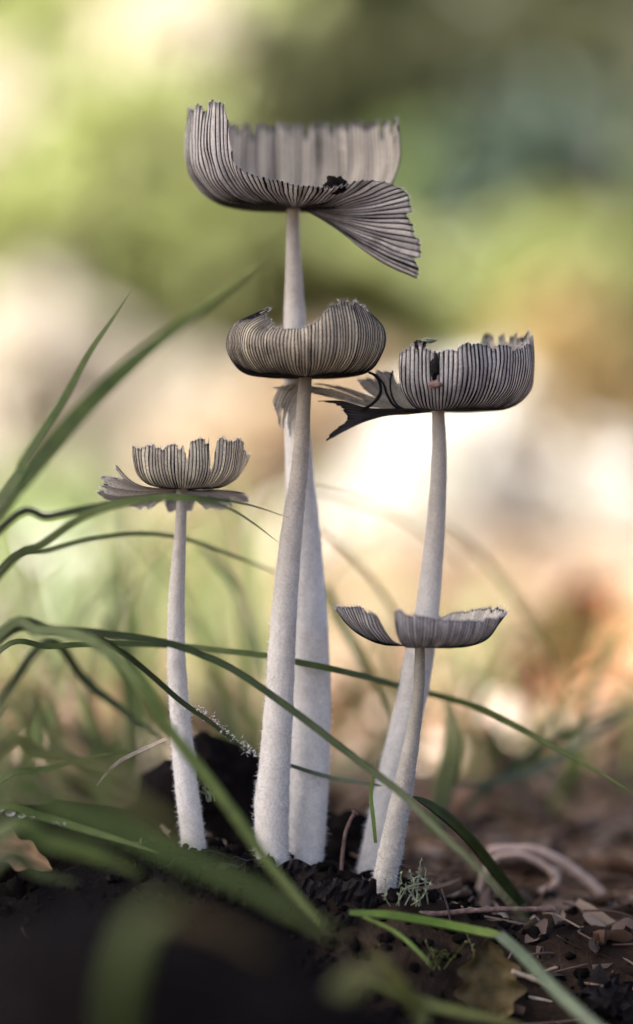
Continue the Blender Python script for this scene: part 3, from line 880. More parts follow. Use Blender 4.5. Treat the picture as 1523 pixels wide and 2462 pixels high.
def shard(name, px, py, dy, w, h, tilt, seed, label, mat='bark'):
    """broken bark plate: irregular polygon outline, bent and thick"""
    g = np.random.default_rng(seed)
    nx, nz = 14, 8
    xs = np.linspace(-.5, .5, nx)
    zs = np.linspace(-1, 0, nz)
    top = 1 + .35 * fbm(np.stack([xs * 5, xs * 0 + seed, xs * 0], -1), seed, 4)
    V = []
    for side in (0, 1):
        for z in zs:
            for a, x in enumerate(xs):
                zz = (z + 1) * top[a] - .55
                yy = .12 * math.sin(x * 3 + seed) + .05 * g.normal() * .6 - .25 * zz * math.tan(tilt) + (.10 if side else 0)
                V.append((x * w, yy * w, zz * h))
    V = np.array(V) * 1.1 + ground_hit(px, py, -h * .12)
    F = []
    N = nx * nz
    for s in (0, 1):
        for i in range(nz - 1):
            for j in range(nx - 1):
                a = s * N + i * nx + j
                f = [a, a + 1, a + nx + 1, a + nx]
                F.append(f if s == 0 else f[::-1])
    for j in range(nx - 1):
        for i in (0, nz - 1):
            a = i * nx + j
            F.append([a, a + N, a + N + 1, a + 1] if i == 0 else [a + 1, a + N + 1, a + N, a])
    for i in range(nz - 1):
        for j in (0, nx - 1):
            a = i * nx + j
            F.append([a + nx, a + N + nx, a + N, a] if j == 0 else [a, a + N, a + N + nx, a + nx])
    o = mesh_obj(name, V, F, M[mat], smooth=False)
    tag(o, label, 'bark', 'dark bark scraps at the foot of the cluster')
    return o


shard('bark_scrap', 560, 2095, -.004, .016, .011, .3, 1, 'flat dark bark scrap between the left and central stems')
shard('bark_scrap', 690, 2125, -.006, .013, .010, .5, 2, 'dark bark scrap in front of the central stem foot')
shard('bark_scrap', 760, 2165, -.008, .011, .012, .2, 3, 'dark purple-black bark scrap in front of the tall stem foot')
shard('bark_scrap', 845, 2165, -.004, .011, .010, .6, 4, 'dark bark scrap between the tall and right stem feet')
shard('bark_scrap', 800, 2225, -.014, .010, .011, .4, 5, 'brown-black bark scrap leaning below the other scraps')
shard('bark_scrap', 640, 2045, -.001, .0045, .006, .4, 6, 'tiny black bark chip against the central stem')
shard('bark_scrap', 480, 2110, -.012, .020, .010, .5, 8, 'wide dark bark scrap in front of the left stem foot')


def stick(name, pts, r0, r1, mat, label, cat, group=None, jit=(.0025, .25), knob=0.0, seed=0):
    p = spline([at2(*q) for q in pts], 40)
    rad = np.linspace(r0, r1, 40)
    if knob:
        rad = rad + knob * np.exp(-((np.linspace(0, 1, 40) - .03) / .05) ** 2)
    V, F, al = tube_mesh(p, rad, 9, 1, jit, seed)
    o = mesh_obj(name, V, F, M[mat], attrs={'along': al, 'across': al * 0})
    centre(o, p[-1])
    tag(o, label, cat, group)
    return o


stick('dry_twig', [(850, 1938, .012), (838, 1955, .012), (826, 1985, .012), (820, 2020, .012), (815, 2075, .012), (813, 2110, .012)], .0004, .0005, 'twig',
      'thin upright dark twig with knobbed tip between tall and right stems', 'twig', knob=.0006, seed=3)
stick('dry_twig', [(1325, 2172, .008), (1230, 2170, .004), (1120, 2174, 0), (1040, 2182, -.002), (985, 2180, -.003), (960, 2200, -.003)], .0006, .0008, 'twig',
      'speckled brown twig lying right of the shortest mushroom foot', 'twig', seed=4)
stick('dry_straw', [(1165, 2032, .05), (1280, 2030, .05), (1380, 2085, .05), (1465, 2165, .05), (1500, 2240, .05), (1512, 2320, .05)], .0012, .0015, 'pink_straw',
      'thick pinkish dry straw arching over the litter at right', 'straw', seed=5)
stick('dry_straw', [(1290, 2130, .045), (1330, 2100, .045), (1290, 2060, .046), (1230, 2040, .046), (1170, 2060, .046), (1140, 2140, .046)], .0010, .0010, 'pink_straw',
      'bent pinkish dry straw looped under the thick arching one', 'straw', seed=6)
stick('dry_straw', [(1270, 2190, .02), (1330, 2250, .02), (1370, 2330, .02), (1380, 2400, .02)], .0008, .0008, 'pink_straw',
      'short pale straw standing near the dark cone', 'straw', seed=7)
stick('dry_straw', [(1000, 2390, -.01), (1060, 2370, -.01), (1140, 2368, -.01), (1230, 2375, -.01), (1330, 2395, -.01)], .0006, .0005, 'straw',
      'thin pale straw lying across the litter before the brown leaf', 'straw', seed=8)
stick('dry_straw', [(1222, 2318, -.02), (1280, 2340, -.02), (1330, 2372, -.02), (1365, 2400, -.02), (1400, 2440, -.02)], .0005, .0004, 'straw',
      'thin curved straw beside the dark cone', 'straw', seed=9)


def tuft(name, px, py, dy, n, h, mat, label, cat, seed):
    g = np.random.default_rng(seed)
    c = ground_hit(px, py) if dy < .01 else at(px, py, dy)
    Vs, Fs, off = [], [], 0
    for i in range(n):
        d = np.array([g.normal(0, .5), g.normal(0, .5), 1.0])
        b0 = c + np.array([g.normal(0, h * .35), g.normal(0, h * .25), 0])
        L = h * g.uniform(.5, 1.1)
        p = spline([b0, b0 + d * L * .5 + g.normal(0, L * .1, 3), b0 + d * L + g.normal(0, L * .2, 3)], 10)
        V, F, _ = tube_mesh(p, np.linspace(.00022, .0001, 10), 5)
        Vs.append(V); Fs += [[q + off for q in f] for f in F]; off += len(V)
        m = 14
        pb = p[g.integers(3, 10, m)]
        lv, lf = leaf_cloud(pb, g.normal(0, 1, (m, 3)) + d * .6, h * .12, .5, seed + i)
        Vs.append(lv); Fs += (lf + off).tolist(); off += len(lv)
    o = mesh_obj(name, np.concatenate(Vs), Fs, M[mat])
    centre(o, c)
    tag(o, label, cat)
    return o


tuft('moss_tuft', 975, 2175, -.002, 12, .009, 'moss', 'pale grey-green moss tuft at the shortest mushroom foot', 'moss', 3)
tuft('moss_tuft', 1060, 2330, -.03, 9, .008, 'green_olive', 'small green moss tuft below the lying twig', 'moss', 5)
tuft('moss_tuft', 505, 1925, .014, 5, .006, 'moss', 'whitish moss tuft clinging behind the left stem', 'moss', 7)
# dark cone-like clump lower right
rc = empty('pine_cone', ground_hit(1450, 2450, .003))
tag(rc, 'dark open scaly cone lying on the litter below the straws', 'cone')
g = np.random.default_rng(5)
core = crumb('core', rc, (0, 0, .001), .0055, .005, .0042, M['bark'], 3, .3)
for i in range(34):
    zz = 1 - 2 * (i + .5) / 34
    ph = i * 2.4
    d = np.array([math.sqrt(1 - zz * zz) * math.cos(ph), math.sqrt(1 - zz * zz) * math.sin(ph), zz * .8])
    pb = d * .0045 + np.array([0, 0, .001])
    lv, lf = leaf_cloud(pb[None, :], (d + np.array([.5, 0, .3]))[None, :], .0048, .8, i)
    mesh_obj('scale', lv, lf, M['bark'], rc)


# ------------------------------------------------------------------ fallen leaves
def leaf_sheet(name, p, L, Wd, mat, label, up, nrm, curl, seed, group='fallen leaves on the woodland floor'):
    """a single broad leaf with lobed outline, midrib fold and curl"""
    g = np.random.default_rng(seed)
    up = np.asarray(up, float); up /= np.linalg.norm(up)
    nrm = np.asarray(nrm, float); nrm -= up * nrm.dot(up); nrm /= np.linalg.norm(nrm)
    sd = np.cross(up, nrm)
    nu, nv = 24, 13
    V = []
    for side in (1, -1):
        for i in range(nu):
            u = i / (nu - 1)
            wprof = math.sin(math.pi * min(1, u * 1.02) ** .8) ** .7 * (1 + .18 * math.sin(u * 22)) if u < .98 else .03
            for j in range(nv):
                a = j / (nv - 1) * 2 - 1
                x = a * Wd * .5 * wprof
                z = curl * L * (a * a * .5 - .6 * (u - .5) ** 2) + .02 * L * math.sin(a * 9 + u * 14 + seed)
                V.append(up * u * L + sd * x + nrm * (z + side * .00012))
    V = np.array(V)
    F = []
    N = nu * nv
    for s in (0, 1):
        for i in range(nu - 1):
            for j in range(nv - 1):
                a = s * N + i * nv + j
                f = [a, a + 1, a + nv + 1, a + nv]
                F.append(f if s == 0 else f[::-1])
    o = mesh_obj(name, V, F, M[mat] if isinstance(mat, str) else mat)
    o.location = np.asarray(p).tolist()
    return tag(o, label, 'leaf', group)


M['leaf_rust'] = mat_simple('leaf_rust', [(.3, (.20, .075, .035)), (.7, (.42, .19, .09))], 120, .6, .0005, transl=.25)
M['leaf_olive'] = mat_simple('leaf_olive', [(.3, (.05, .042, .016)), (.7, (.16, .115, .045))], 200, .6, .0004, transl=.25)
M['leaf_pale'] = mat_simple('leaf_pale', [(.3, (.62, .55, .46)), (.7, (.82, .77, .68))], 90, .55, .0005, transl=.3)
M['leaf_tan'] = mat_simple('leaf_tan', [(.3, (.30, .19, .10)), (.7, (.55, .40, .25))], 90, .6, .0005, transl=.3)


p = at(1390, 1690, .62); p = on_ground(p[0], .62, -.002)
leaf_sheet('fallen_leaf', p + np.array([0, 0, 0]), .065, .062, 'leaf_rust', 'large rusty orange leaf standing curled on the floor behind the right mushroom', (.1, .3, 1), (.2, -1, .2), .5, 3)
p = at(1250, 1760, .45); p = on_ground(p[0], .45, -.002)
leaf_sheet('fallen_leaf', p, .05, .04, 'leaf_rust', 'brown leaf leaning at the foot of the large rusty one', (.5, .4, .5), (.2, -1, .6), .3, 4)
leaf_sheet('fallen_leaf', ground_hit(1180, 2455), .019, .015, 'leaf_olive', 'olive-brown leaf standing upright below the bright folded blade', (-.05, .1, 1), (.1, -1, .1), .25, 5)
leaf_sheet('fallen_leaf', at(-60, 2010, -.01), .020, .008, 'leaf_tan', 'narrow tan leaf piece poking in under the dewy blade', (1, 0, -.45), (.2, -1, .4), .2, 6)

# leaf litter: a carpet nobody could count
M['litter'] = mat_leaf('litter_leaves', [(.05, .028, .018), (.12, .065, .038), (.20, .115, .065), (.30, .20, .125), (.17, .085, .05), (.34, .26, .19), (.20, .13, .085), (.42, .35, .28)], .2, .6, 1.1)
g = np.random.default_rng(77)
nl = 9000
yy = .40 + (g.uniform(0, 1, nl) ** 1.7) * 7.2
xx = g.uniform(-1, 1, nl) * (.22 + .30 * (yy + .7))
zz = ground_h(xx, yy) + g.uniform(0, .006, nl)
dirs = np.stack([g.normal(size=nl), g.normal(size=nl), g.normal(0, .35, nl) + .12], -1)
V, F = leaf_cloud(np.stack([xx, yy, zz], -1), dirs, .036, .6, 5, .3)
lit = mesh_obj('leaf_litter', V, F, M['litter'], smooth=False)
tag(lit, 'carpet of blurred brown and tan fallen leaves behind the mushrooms', 'leaf litter', kind='stuff')
M['debris'] = mat_leaf('floor_debris', [(.03, .02, .016), (.08, .05, .036), (.17, .10, .065), (.05, .03, .025), (.28, .20, .14), (.11, .07, .05), (.40, .31, .24)], .15, .65, 1.1)


def scraps(n, xr, yr, size, seed, avoid=.03):
    g = np.random.default_rng(seed)
    Vs, Fs, off = [], [], 0
    while n:
        x, y = g.uniform(*xr), g.uniform(*yr)
        n -= 1
        if np.hypot(x + .005, (y - .01) * 1.3) < avoid or (y < .01 and x < .035 and g.uniform() < .96):
            continue
        c = on_ground(x, y, g.uniform(-.0005, .002))
        L = size * g.uniform(.4, 1.5)
        if g.uniform() < .45:      # a bit of straw or needle
            d = np.array([g.normal(), g.normal(), g.normal(0, .25)]); d /= np.linalg.norm(d)
            p = spline([c - d * L * .9, c + g.normal(0, L * .12, 3), c + d * L * .9], 8)
            V, F, _ = tube_mesh(p, np.full(8, .00022 + .0002 * g.uniform()), 5)
        else:
            a = g.uniform(0, 6.28)
            u = np.array([math.cos(a), math.sin(a), g.normal(0, .3)]); u /= np.linalg.norm(u)
            nr = np.array([g.normal(0, .45), g.normal(0, .45), 1.0]); sd = np.cross(u, nr); sd /= np.linalg.norm(sd); nr = np.cross(sd, u)
            k1, k2 = g.normal(0, .5), g.normal(0, .9)
            V = []
            wf = g.uniform(.10, .24)
            for i in range(9):
                t = i / 8
                w = L * wf * math.sin(math.pi * (t * .92 + .04)) ** .8 * g.uniform(.88, 1.08)
                for j in range(4):
                    q = j / 3 * 2 - 1
                    V.append(c + u * (t - .5) * L + sd * q * w + nr * L * (k1 * (t - .5) ** 2 + .5 * k2 * q * q * .4))
            V = np.array(V)
            F = [[i * 4 + j, i * 4 + j + 1, i * 4 + j + 5, i * 4 + j + 4] for i in range(8) for j in range(3)]
        Vs.append(V); Fs += [[q + off for q in f] for f in F]; off += len(V)
    return np.concatenate(Vs), Fs


V1, F1 = scraps(1500, (-.10, .15), (-.11, .16), .009, 6)
V2, F2 = scraps(420, (.01, .15), (-.09, .16), .012, 7, .05)
V3, F3 = scraps(1100, (-.26, .32), (.11, .50), .026, 8, .05)
deb = mesh_obj('floor_debris', np.concatenate([V1, V2, V3]), F1 + [[q + len(V1) for q in f] for f in F2] + [[q + len(V1) + len(V2) for q in f] for f in F3], M['debris'])
tag(deb, 'brown scraps of rotting leaf and straw scattered round the mushroom feet', 'debris', kind='stuff')

# bright patches of pale fallen leaves in the sun
def pile(px, py, dy, rpx, hgt, n, label, mat, seed, size=.06):
    g = np.random.default_rng(seed)
    c = at(px, py, dy)
    c = on_ground(c[0], dy)
    rad = rpx * PX * (1 + dy / FD)
    q = g.normal(size=(n, 2)) * rad * .5
    z = hgt * np.exp(-(q ** 2).sum(1) / (rad * .6) ** 2) * g.uniform(.2, 1, n)
    z0 = ground_h(c[0] + q[:, 0], c[1] + q[:, 1])
    pts = np.stack([q[:, 0], q[:, 1], z0 + z - c[2]], -1)
    V, F = leaf_cloud(pts, np.stack([g.normal(size=n), g.normal(size=n), g.normal(0, .4, n)], -1), size, .65, seed, .3)
    o = mesh_obj('leaf_pile', V, F, mat, smooth=False)
    o.location = c.tolist()
    tag(o, label, 'leaf pile', 'sunlit heaps of pale fallen leaves', 'stuff')
    return o


M['pale_leaves'] = mat_leaf('pale_leaves', [(.46, .43, .39), (.58, .55, .52), (.52, .48, .44), (.64, .62, .60)], .3, .5, 1.0)
M['tan_leaves'] = mat_leaf('tan_leaves', [(.40, .27, .15), (.55, .42, .27), (.48, .33, .19), (.60, .48, .33)], .35, .5, 1.2)
pile(985, 1390, 3.4, 190, .20, 700, 'brightest heap of pale leaves just behind the right mushroom stem', M['pale_leaves'], 1)
pile(1440, 1340, 3.0, 120, .14, 400, 'pale leaf heap standing beyond the rusty leaf', M['pale_leaves'], 2)
pile(130, 1670, 1.1, 120, .06, 260, 'low pale leaf heap behind the grass left of the left stem', M['pale_leaves'], 3, .03)
pile(40, 1250, 4.0, 150, .22, 600, 'pale leaf heap behind the arching grass at the left edge', M['pale_leaves'], 4)

# ------------------------------------------------------------------ grass blades
BG = 'grass blades arching among the mushrooms'
NB = 'blurred grass blades near the lens'


def blade(pts, wpx, mat, label, root=True, ends=(.7, .55), twist=.3, seed=0, cat='grass', group=BG, n=70, name='grass_blade', rootdir=-1):
    P = [at2(*q) for q in pts]
    if root:
        a = P[0]
        k = a[2] - float(ground_h(a[:1], a[1:2])[0])
        d = P[1] - P[0]
        run = max(.012, abs(k) * .55)
        g0 = np.array([a[0] + rootdir * run, a[1] + .006, 0]); g0[2] = float(ground_h(g0[:1], g0[1:2])[0]) - .003
        mid = a * .45 + g0 * .55 + np.array([0, 0, k * .12])
        P = [g0, mid] + P
    p = spline(P, n)
    wm = (wpx if group == NB else .82 * wpx) * PX * (1 + np.mean([q[2] for q in pts]) / FD)
    V, F, al, ac = blade_mesh(p, wm, twist=twist, ends=ends, seed=seed)
    o = mesh_obj(name, V, F, M[mat], attrs={'along': al, 'across': ac})
    centre(o, p[0])
    return tag(o, label, cat, group)


blade([(0, 1205, -.035), (60, 1100, -.03), (110, 1020, -.026), (160, 940, -.02), (215, 840, -.013), (272, 757, -.008), (314, 694, -.005)], 34, 'green',
      'pointed green blade rising highest at the left, tip sharp', seed=1, ends=(.8, .9))
blade([(0, 1215, .06), (60, 1140, .062), (130, 1055, .065), (230, 945, .07), (330, 855, .08), (450, 762, .09), (560, 682, .10), (650, 612, .11)], 52, 'green',
      'broad blurred green blade leaning up towards the tallest stem', seed=2, ends=(.8, .6))
blade([(0, 1265, -.03), (120, 1232, -.03), (250, 1206, -.028), (340, 1192, -.026), (430, 1186, -.024), (520, 1192, -.02), (600, 1206, -.012), (690, 1236, -.004)], 22, 'green_deep',
      'dark green blade arching over under the left cap, upper of two', seed=3, ends=(.7, .6))
blade([(0, 1372, -.03), (100, 1300, -.03), (200, 1232, -.03), (300, 1200, -.03), (400, 1188, -.029), (480, 1194, -.027), (540, 1210, -.02), (600, 1245, -.01), (668, 1297, 0)], 24, 'green',
      'green blade arching steeply over in front of the left stem top', seed=4, ends=(.7, .6))
blade([(0, 1358, .03), (120, 1312, .03), (230, 1284, .032), (350, 1273, .035), (450, 1288, .04), (560, 1328, .045), (650, 1362, .05), (720, 1400, .055)], 16, 'green_deep',
      'thin dark blade arching behind the left stem', seed=5)
blade([(0, 1508, -.022), (130, 1503, -.02), (250, 1512, -.018), (400, 1535, -.014), (500, 1570, -.012), (580, 1612, -.012), (680, 1682, -.013), (760, 1742, -.015), (850, 1812, -.018),
       (960, 1895, -.024), (1050, 1985, -.034), (1130, 2060, -.042), (1200, 2135, -.05), (1275, 2215, -.055)], 24, 'green_deep',
      'long dark blade sweeping down across all the stems', seed=6, ends=(.8, .3), n=110)
blade([(0, 1552, .0), (120, 1543, .004), (250, 1536, .01), (400, 1540, .022), (560, 1556, .0175), (640, 1566, .0148), (720, 1582, .0135), (800, 1598, .014), (870, 1614, .022), (950, 1636, .032),
       (1050, 1662, .034), (1150, 1692, .03), (1260, 1748, .024), (1350, 1797, .018), (1430, 1842, .014), (1530, 1905, .01)], 19, 'green',
      'long green blade passing behind the central stem towards the right edge', seed=7, ends=(.8, .2), n=110)
blade([(0, 1515, -.03), (90, 1505, -.035), (170, 1512, -.04), (245, 1545, -.045), (330, 1628, -.05), (400, 1735, -.052), (460, 1812, -.054), (520, 1890, -.056), (580, 1972, -.058), (640, 2058, -.06), (720, 2150, -.064), (790, 2225, -.07)], 36, 'green',
      'blurred green blade slanting down before the left stem', seed=8, ends=(.7, .25), n=90)
blade([(0, 1530, -.02), (120, 1512, -.02), (220, 1518, -.018), (290, 1555, -.012), (350, 1602, -.006), (430, 1672, -.001), (500, 1722, .002), (560, 1768, .006), (618, 1806, .010)], 17, 'green_deep',
      'dark blade dusted with white flecks behind the left stem', seed=9, ends=(.8, .3))
blade([(105, 1535, .05), (200, 1620, .055), (270, 1680, .06), (345, 1735, .065), (420, 1790, .07)], 26, 'green_deep', 'blurred dark blade falling behind the left stem foot', seed=10)
blade([(0, 1862, -.018), (110, 1836, -.015), (230, 1806, -.01), (330, 1790, -.002)], 20, 'green', 'low green blade pointing at the left stem', seed=11)
dew = blade([(0, 1932, -.018), (100, 1950, -.018), (200, 1980, -.02), (290, 2008, -.024), (380, 2040, -.03)], 26, 'green', 'low green blade with a row of dewdrops along its edge', seed=12, ends=(.9, .5))
blade([(897, 2012, -.0045), (892, 1960, -.0045), (886, 1900, -.004), (890, 1850, -.004), (898, 1815, -.004)], 12, 'green_light', 'short upright bright blade before the right stem foot', root=False, seed=13,
      ends=(.8, .7), twist=.1)
blade([(835, 2178, -.02), (930, 2184, -.02), (1050, 2204, -.019), (1130, 2220, -.02), (1205, 2234, -.022)], 26, 'green_light', 'bright green blade lying below the shortest mushroom foot', root=False, seed=14,
      ends=(.6, .15), twist=.1)
blade([(1190, 2228, -.023), (1240, 2272, -.03), (1290, 2325, -.04), (1350, 2385, -.05), (1430, 2455, -.06), (1500, 2500, -.065)], 38, 'green_grey', 'pale folded blade bending down to the lower right', root=False, seed=15,
      ends=(.9, .1), twist=.1)
blade([(860, 2185, -.02), (940, 2222, -.024), (1000, 2272, -.028), (1034, 2312, -.03)], 11, 'green_light', 'thin pale green blade ending in the moss tuft', root=False, seed=16)
blade([(680, 1822, .012), (740, 1842, .0125), (800, 1858, .013), (860, 1868, .014), (915, 1876, .015)], 12, 'green_grey', 'thin grey-green stalk behind tall and right stems', root=False, seed=17, ends=(.9, .2))
blade([(400, 1762, .004), (340, 1790, .003), (290, 1815, .001), (255, 1845, -.001), (230, 1878, -.002)], 13, 'straw', 'pale dry grass stalk sticking out left of the left stem', root=False, seed=18, ends=(.8, .7),
      name='dry_grass_blade')
blade([(1275, 2195, .03), (1200, 2100, .02), (1110, 1990, .01), (1040, 1930, .004), (985, 1900, .0)], 34, 'green_deep', 'dark broad blade right of the shortest mushroom foot', root=False, seed=19, ends=(.9, .4))
# blurred ones near the lens
NB = 'blurred grass blades near the lens'
fg = [([(0, 1890, -.15), (120, 1920, -.15), (260, 1970, -.15), (420, 2040, -.15), (560, 2100, -.15), (700, 2175, -.152), (820, 2240, -.155)], 52, 'green', 'broad blurred blade sweeping low before the cluster'),
      ([(0, 1700, -.18), (130, 1790, -.18), (260, 1880, -.18), (370, 1950, -.18), (480, 2010, -.18)], 56, 'green_olive', 'broad olive blurred blade crossing the dewy one'),
      ([(0, 1990, -.10), (120, 2010, -.10), (240, 2045, -.10), (340, 2090, -.10)], 46, 'green', 'short blurred blade under the dewdrops'),
      ([(0, 2060, -.08), (90, 2085, -.08), (190, 2110, -.08)], 34, 'green_deep', 'faint dark blade low at the left edge'),
      ([(0, 1790, -.05), (90, 1800, -.05), (200, 1818, -.05), (300, 1850, -.05)], 30, 'green_olive', 'blurred olive blade over the black clod'),
      ([(270, 2560, -.24), (280, 2420, -.24), (300, 2300, -.24), (340, 2200, -.24), (420, 2150, -.24)], 60, 'green', 'wide blurred blade standing up from the dark foreground'),
      ([(900, 2480, -.10), (1010, 2440, -.09), (960, 2360, -.09), (880, 2250, -.09)], 40, 'green_olive', 'blurred olive blade bending over the lower litter'),
      ([(880, 2340, -.05), (1000, 2390, -.05), (1120, 2420, -.05), (1260, 2450, -.05)], 34, 'green_olive', 'blurred yellow-green blade lying low over the litter'),
      ([(760, 2500, -.15), (790, 2400, -.15), (850, 2340, -.15), (930, 2300, -.15)], 70, 'green_olive', 'soft dark olive blade in the lower middle'),
      ([(380, 2190, -.215), (470, 2200, -.215), (560, 2235, -.215), (650, 2290, -.215)], 26, 'leaf_olive', 'blurred brown stalk lying in the dark foreground')]
for i, (pts, wd, mt, lb) in enumerate(fg):
    blade(pts, wd, mt, lb, root=(pts[0][0] == 0), seed=30 + i, ends=(.8, .5), group=NB, name='grass_blade' if mt != 'leaf_olive' else 'dry_grass_blade')
# blurred ones behind
BB = 'thin grass blades arching behind the mushrooms'
bgb = [([(1512, 1690, .12), (1400, 1760, .11), (1290, 1830, .10), (1180, 1865, .09), (1060, 1880, .08)], 22, 'green_grey', 'grey-green blade leaning in from the right edge'),
       ([(1040, 1240, .16), (1130, 1310, .16), (1220, 1410, .16), (1290, 1510, .16), (1325, 1620, .16), (1318, 1740, .16)], 14, 'green_olive', 'thin blurred blade arching down right of the right stem'),
       ([(745, 1170, .14), (850, 1195, .14), (950, 1235, .14), (1050, 1300, .14), (1120, 1370, .14)], 12, 'green_olive', 'faint thin blade arching right from behind the tall stem'),
       ([(760, 1260, .10), (830, 1320, .10), (900, 1400, .10), (950, 1480, .10), (985, 1570, .10)], 14, 'green_olive', 'faint blade curving down behind the shortest cap'),
       ([(780, 1400, .10), (810, 1470, .10), (850, 1550, .10), (900, 1640, .10), (930, 1720, .10)], 26, 'green', 'blurred green blade between tall stem and saucer cap'),
       ([(1110, 1930, .09), (1200, 1850, .10), (1310, 1770, .11), (1420, 1720, .12), (1530, 1690, .13)], 24, 'green_deep', 'dark blurred blade rising to the right edge'),
       ([(1030, 1990, .07), (1060, 1880, .08), (1080, 1760, .09), (1060, 1640, .10)], 60, 'green_olive', 'broad blurred blade standing right of the shortest mushroom'),
       ([(480, 1300, .12), (560, 1400, .12), (600, 1520, .12), (615, 1640, .12)], 22, 'green_grey', 'blurred grey-green blade bending between left and central stems'),
       ([(250, 1800, .13), (220, 1650, .13), (260, 1500, .13), (350, 1380, .13)], 26, 'green', 'blurred blade standing behind the left cap'),
       ([(330, 1820, .11), (320, 1680, .11), (290, 1560, .11), (240, 1460, .11)], 22, 'green_deep', 'blurred dark blade crossing behind the left stem'),
       ([(600, 1820, .16), (560, 1700, .16), (500, 1560, .16), (420, 1440, .16)], 18, 'green_olive', 'thin olive blade bending left between the stems')]
for i, (pts, wd, mt, lb) in enumerate(bgb):
    P = list(pts)
    if pts[0][1] > pts[-1][1]:
        pass
    else:
        P = P[::-1] if pts[0][1] > pts[-1][1] else P
    o = blade(P, wd, mt, lb, root=False, seed=60 + i, ends=(.7, .5), group=BB)
# a soft mass of grass further back
M['grass_mass'] = mat_leaf('grass_mass', [(.05, .09, .02), (.10, .15, .035), (.16, .20, .06), (.07, .12, .03), (.24, .22, .10)], .35, .5, 1.4)
g = np.random.default_rng(9)
nb = 650
Vs, Fs, off = [], [], 0
for i in range(nb):
    y = .16 + 1.1 * g.uniform() ** 1.4
    lft = g.uniform() < .72
    x = (g.uniform(-.20, -.005) if lft else g.uniform(0, .16)) * (1 + y)
    h = g.uniform(.04, .115) * (1 + .5 * y) * (1 if lft else .55)
    b0 = on_ground(x, y, -.003)
    d = g.normal(0, .045, 2) * (1 + y)
    t = np.linspace(0, 1, 7)[:, None]
    p = b0 + np.concatenate([t ** 2 * d[0], t ** 2 * d[1], h * (t * 1.35 - .45 * t ** 3)], 1)
    w = .0012 * (1 - t ** 2 * .95) * g.uniform(.7, 1.5)
    s = np.array([math.cos(i), math.sin(i), 0.0])
    V = np.stack([p - s * w, p + s * w], 1).reshape(-1, 3)
    a = np.arange(6) * 2
    Vs.append(V); Fs.append(np.stack([a, a + 1, a + 3, a + 2], -1) + off); off += 14
gm = mesh_obj('background_grass', np.concatenate(Vs), np.concatenate(Fs), M['grass_mass'])
tag(gm, 'soft mass of out-of-focus grass growing behind the mushrooms', 'grass', kind='stuff')

# dewdrops on the dewy blade
drops = [(0, 1950, .9), (25, 1956, 1.25), (52, 1961, 1.05), (77, 1965, .85), (131, 1979, .85), (149, 1983, 1.15), (186, 1991, .95), (203, 1996, .4), (215, 2000, .35), (228, 2004, .35), (240, 2007, .3)]
for x, y, s in drops:
    p = at(x, y - 1, -.0195)
    o = crumb('dewdrop', None, (0, 0, 0), .00075 * s, .0006 * s, .0005 * s, M['water'], 3, .02)
    o.location = p.tolist()
    tag(o, 'clear dewdrop hanging on the edge of the low left blade', 'water drop', 'row of dewdrops on one blade')

# white flecks on the dusted blade
g = np.random.default_rng(4)
tri = []
for i in range(110):
    u = g.uniform()
    c = at2(465 + 145 * u, 1682 + 122 * u, .0005 + .009 * u) + g.normal(0, .0006, 3)
    for q in range(2):
        d = g.normal(0, .0005, 3)
        e = g.normal(0, .00012, 3)
        tri += [c - e, c + e, c + d]
fl = mesh_obj('white_flecks', np.array(tri), np.arange(len(tri)).reshape(-1, 3), M['fuzz'], smooth=False)
tag(fl, 'white woolly flecks clinging to the dark blade behind the left stem', 'flecks', kind='stuff')


# ------------------------------------------------------------------ shrubs and trees behind
def plant(name, label, cat, dy, blobs, cols, n, size, seed, trunk=.03, group='shrubs and saplings in the woodland behind', transl=.4, tboost=1.25, asp=.55):
    """blobs: (px, py, radius px x, radius px z) of the crown at depth dy"""
    g = np.random.default_rng(seed)
    k = 1 + dy / FD
    cs = [at(b[0], b[1], dy) for b in blobs]
    base = on_ground(float(np.mean([c[0] for c in cs])), dy, -.02)
    r = empty(name, base)
    tag(r, label, cat, group)
    tot = sum(b[2] * b[3] for b in blobs)
    P, Dd = [], []
    tips = []
    for b, c in zip(blobs, cs):
        m = int(n * b[2] * b[3] / tot)
        rx, rz = b[2] * PX * k, b[3] * PX * k
        q = g.normal(size=(m, 3)); q /= np.linalg.norm(q, axis=1)[:, None]
        q *= (g.uniform(0, 1, m) ** .45)[:, None]
        q *= (1 + .35 * fbm(q * 2.2 + seed, seed, 3))[:, None]
        hole = fbm(q * 3.1 + 7, seed + 3, 3)
        q = q[hole > -.35]
        pts = c - base + q * np.array([rx, min(rx, rz) * .8, rz])
        keep = pts[:, 2] > .02
        P.append(pts[keep]); Dd.append((q + g.normal(0, .8, q.shape))[keep])
        tips += [c - base + g.normal(0, .5, 3) * np.array([rx, rx * .6, rz]) for _ in range(4)]
    P = np.concatenate(P); Dd = np.concatenate(Dd)
    V, F = leaf_cloud(P, Dd, size, asp, seed)
    mt = mat_leaf(name + '_leaves', cols, transl, .5, tboost)
    cr_ = mesh_obj('crown', V, F, mt, r, smooth=False)
    top = np.mean([c - base for c in cs], 0)
    p = spline([np.zeros(3), top * np.array([.3, .3, .45]) + g.normal(0, .02, 3), top], 16)
    V, F, al = tube_mesh(p, np.linspace(trunk, trunk * .45, 16), 9, 1, (.08, .2), seed)
    mesh_obj('trunk', V, F, M['wood'], r)
    for t in tips:
        st = p[g.integers(5, 15)]
        t = np.array([t[0], t[1], max(t[2], .05)])
        V, F, al = tube_mesh(spline([st, (st + t) / 2 + g.normal(0, .03, 3), t], 8), np.linspace(trunk * .3, trunk * .08, 8), 6)
        mesh_obj('limb', V, F, M['wood'], r)
    return r


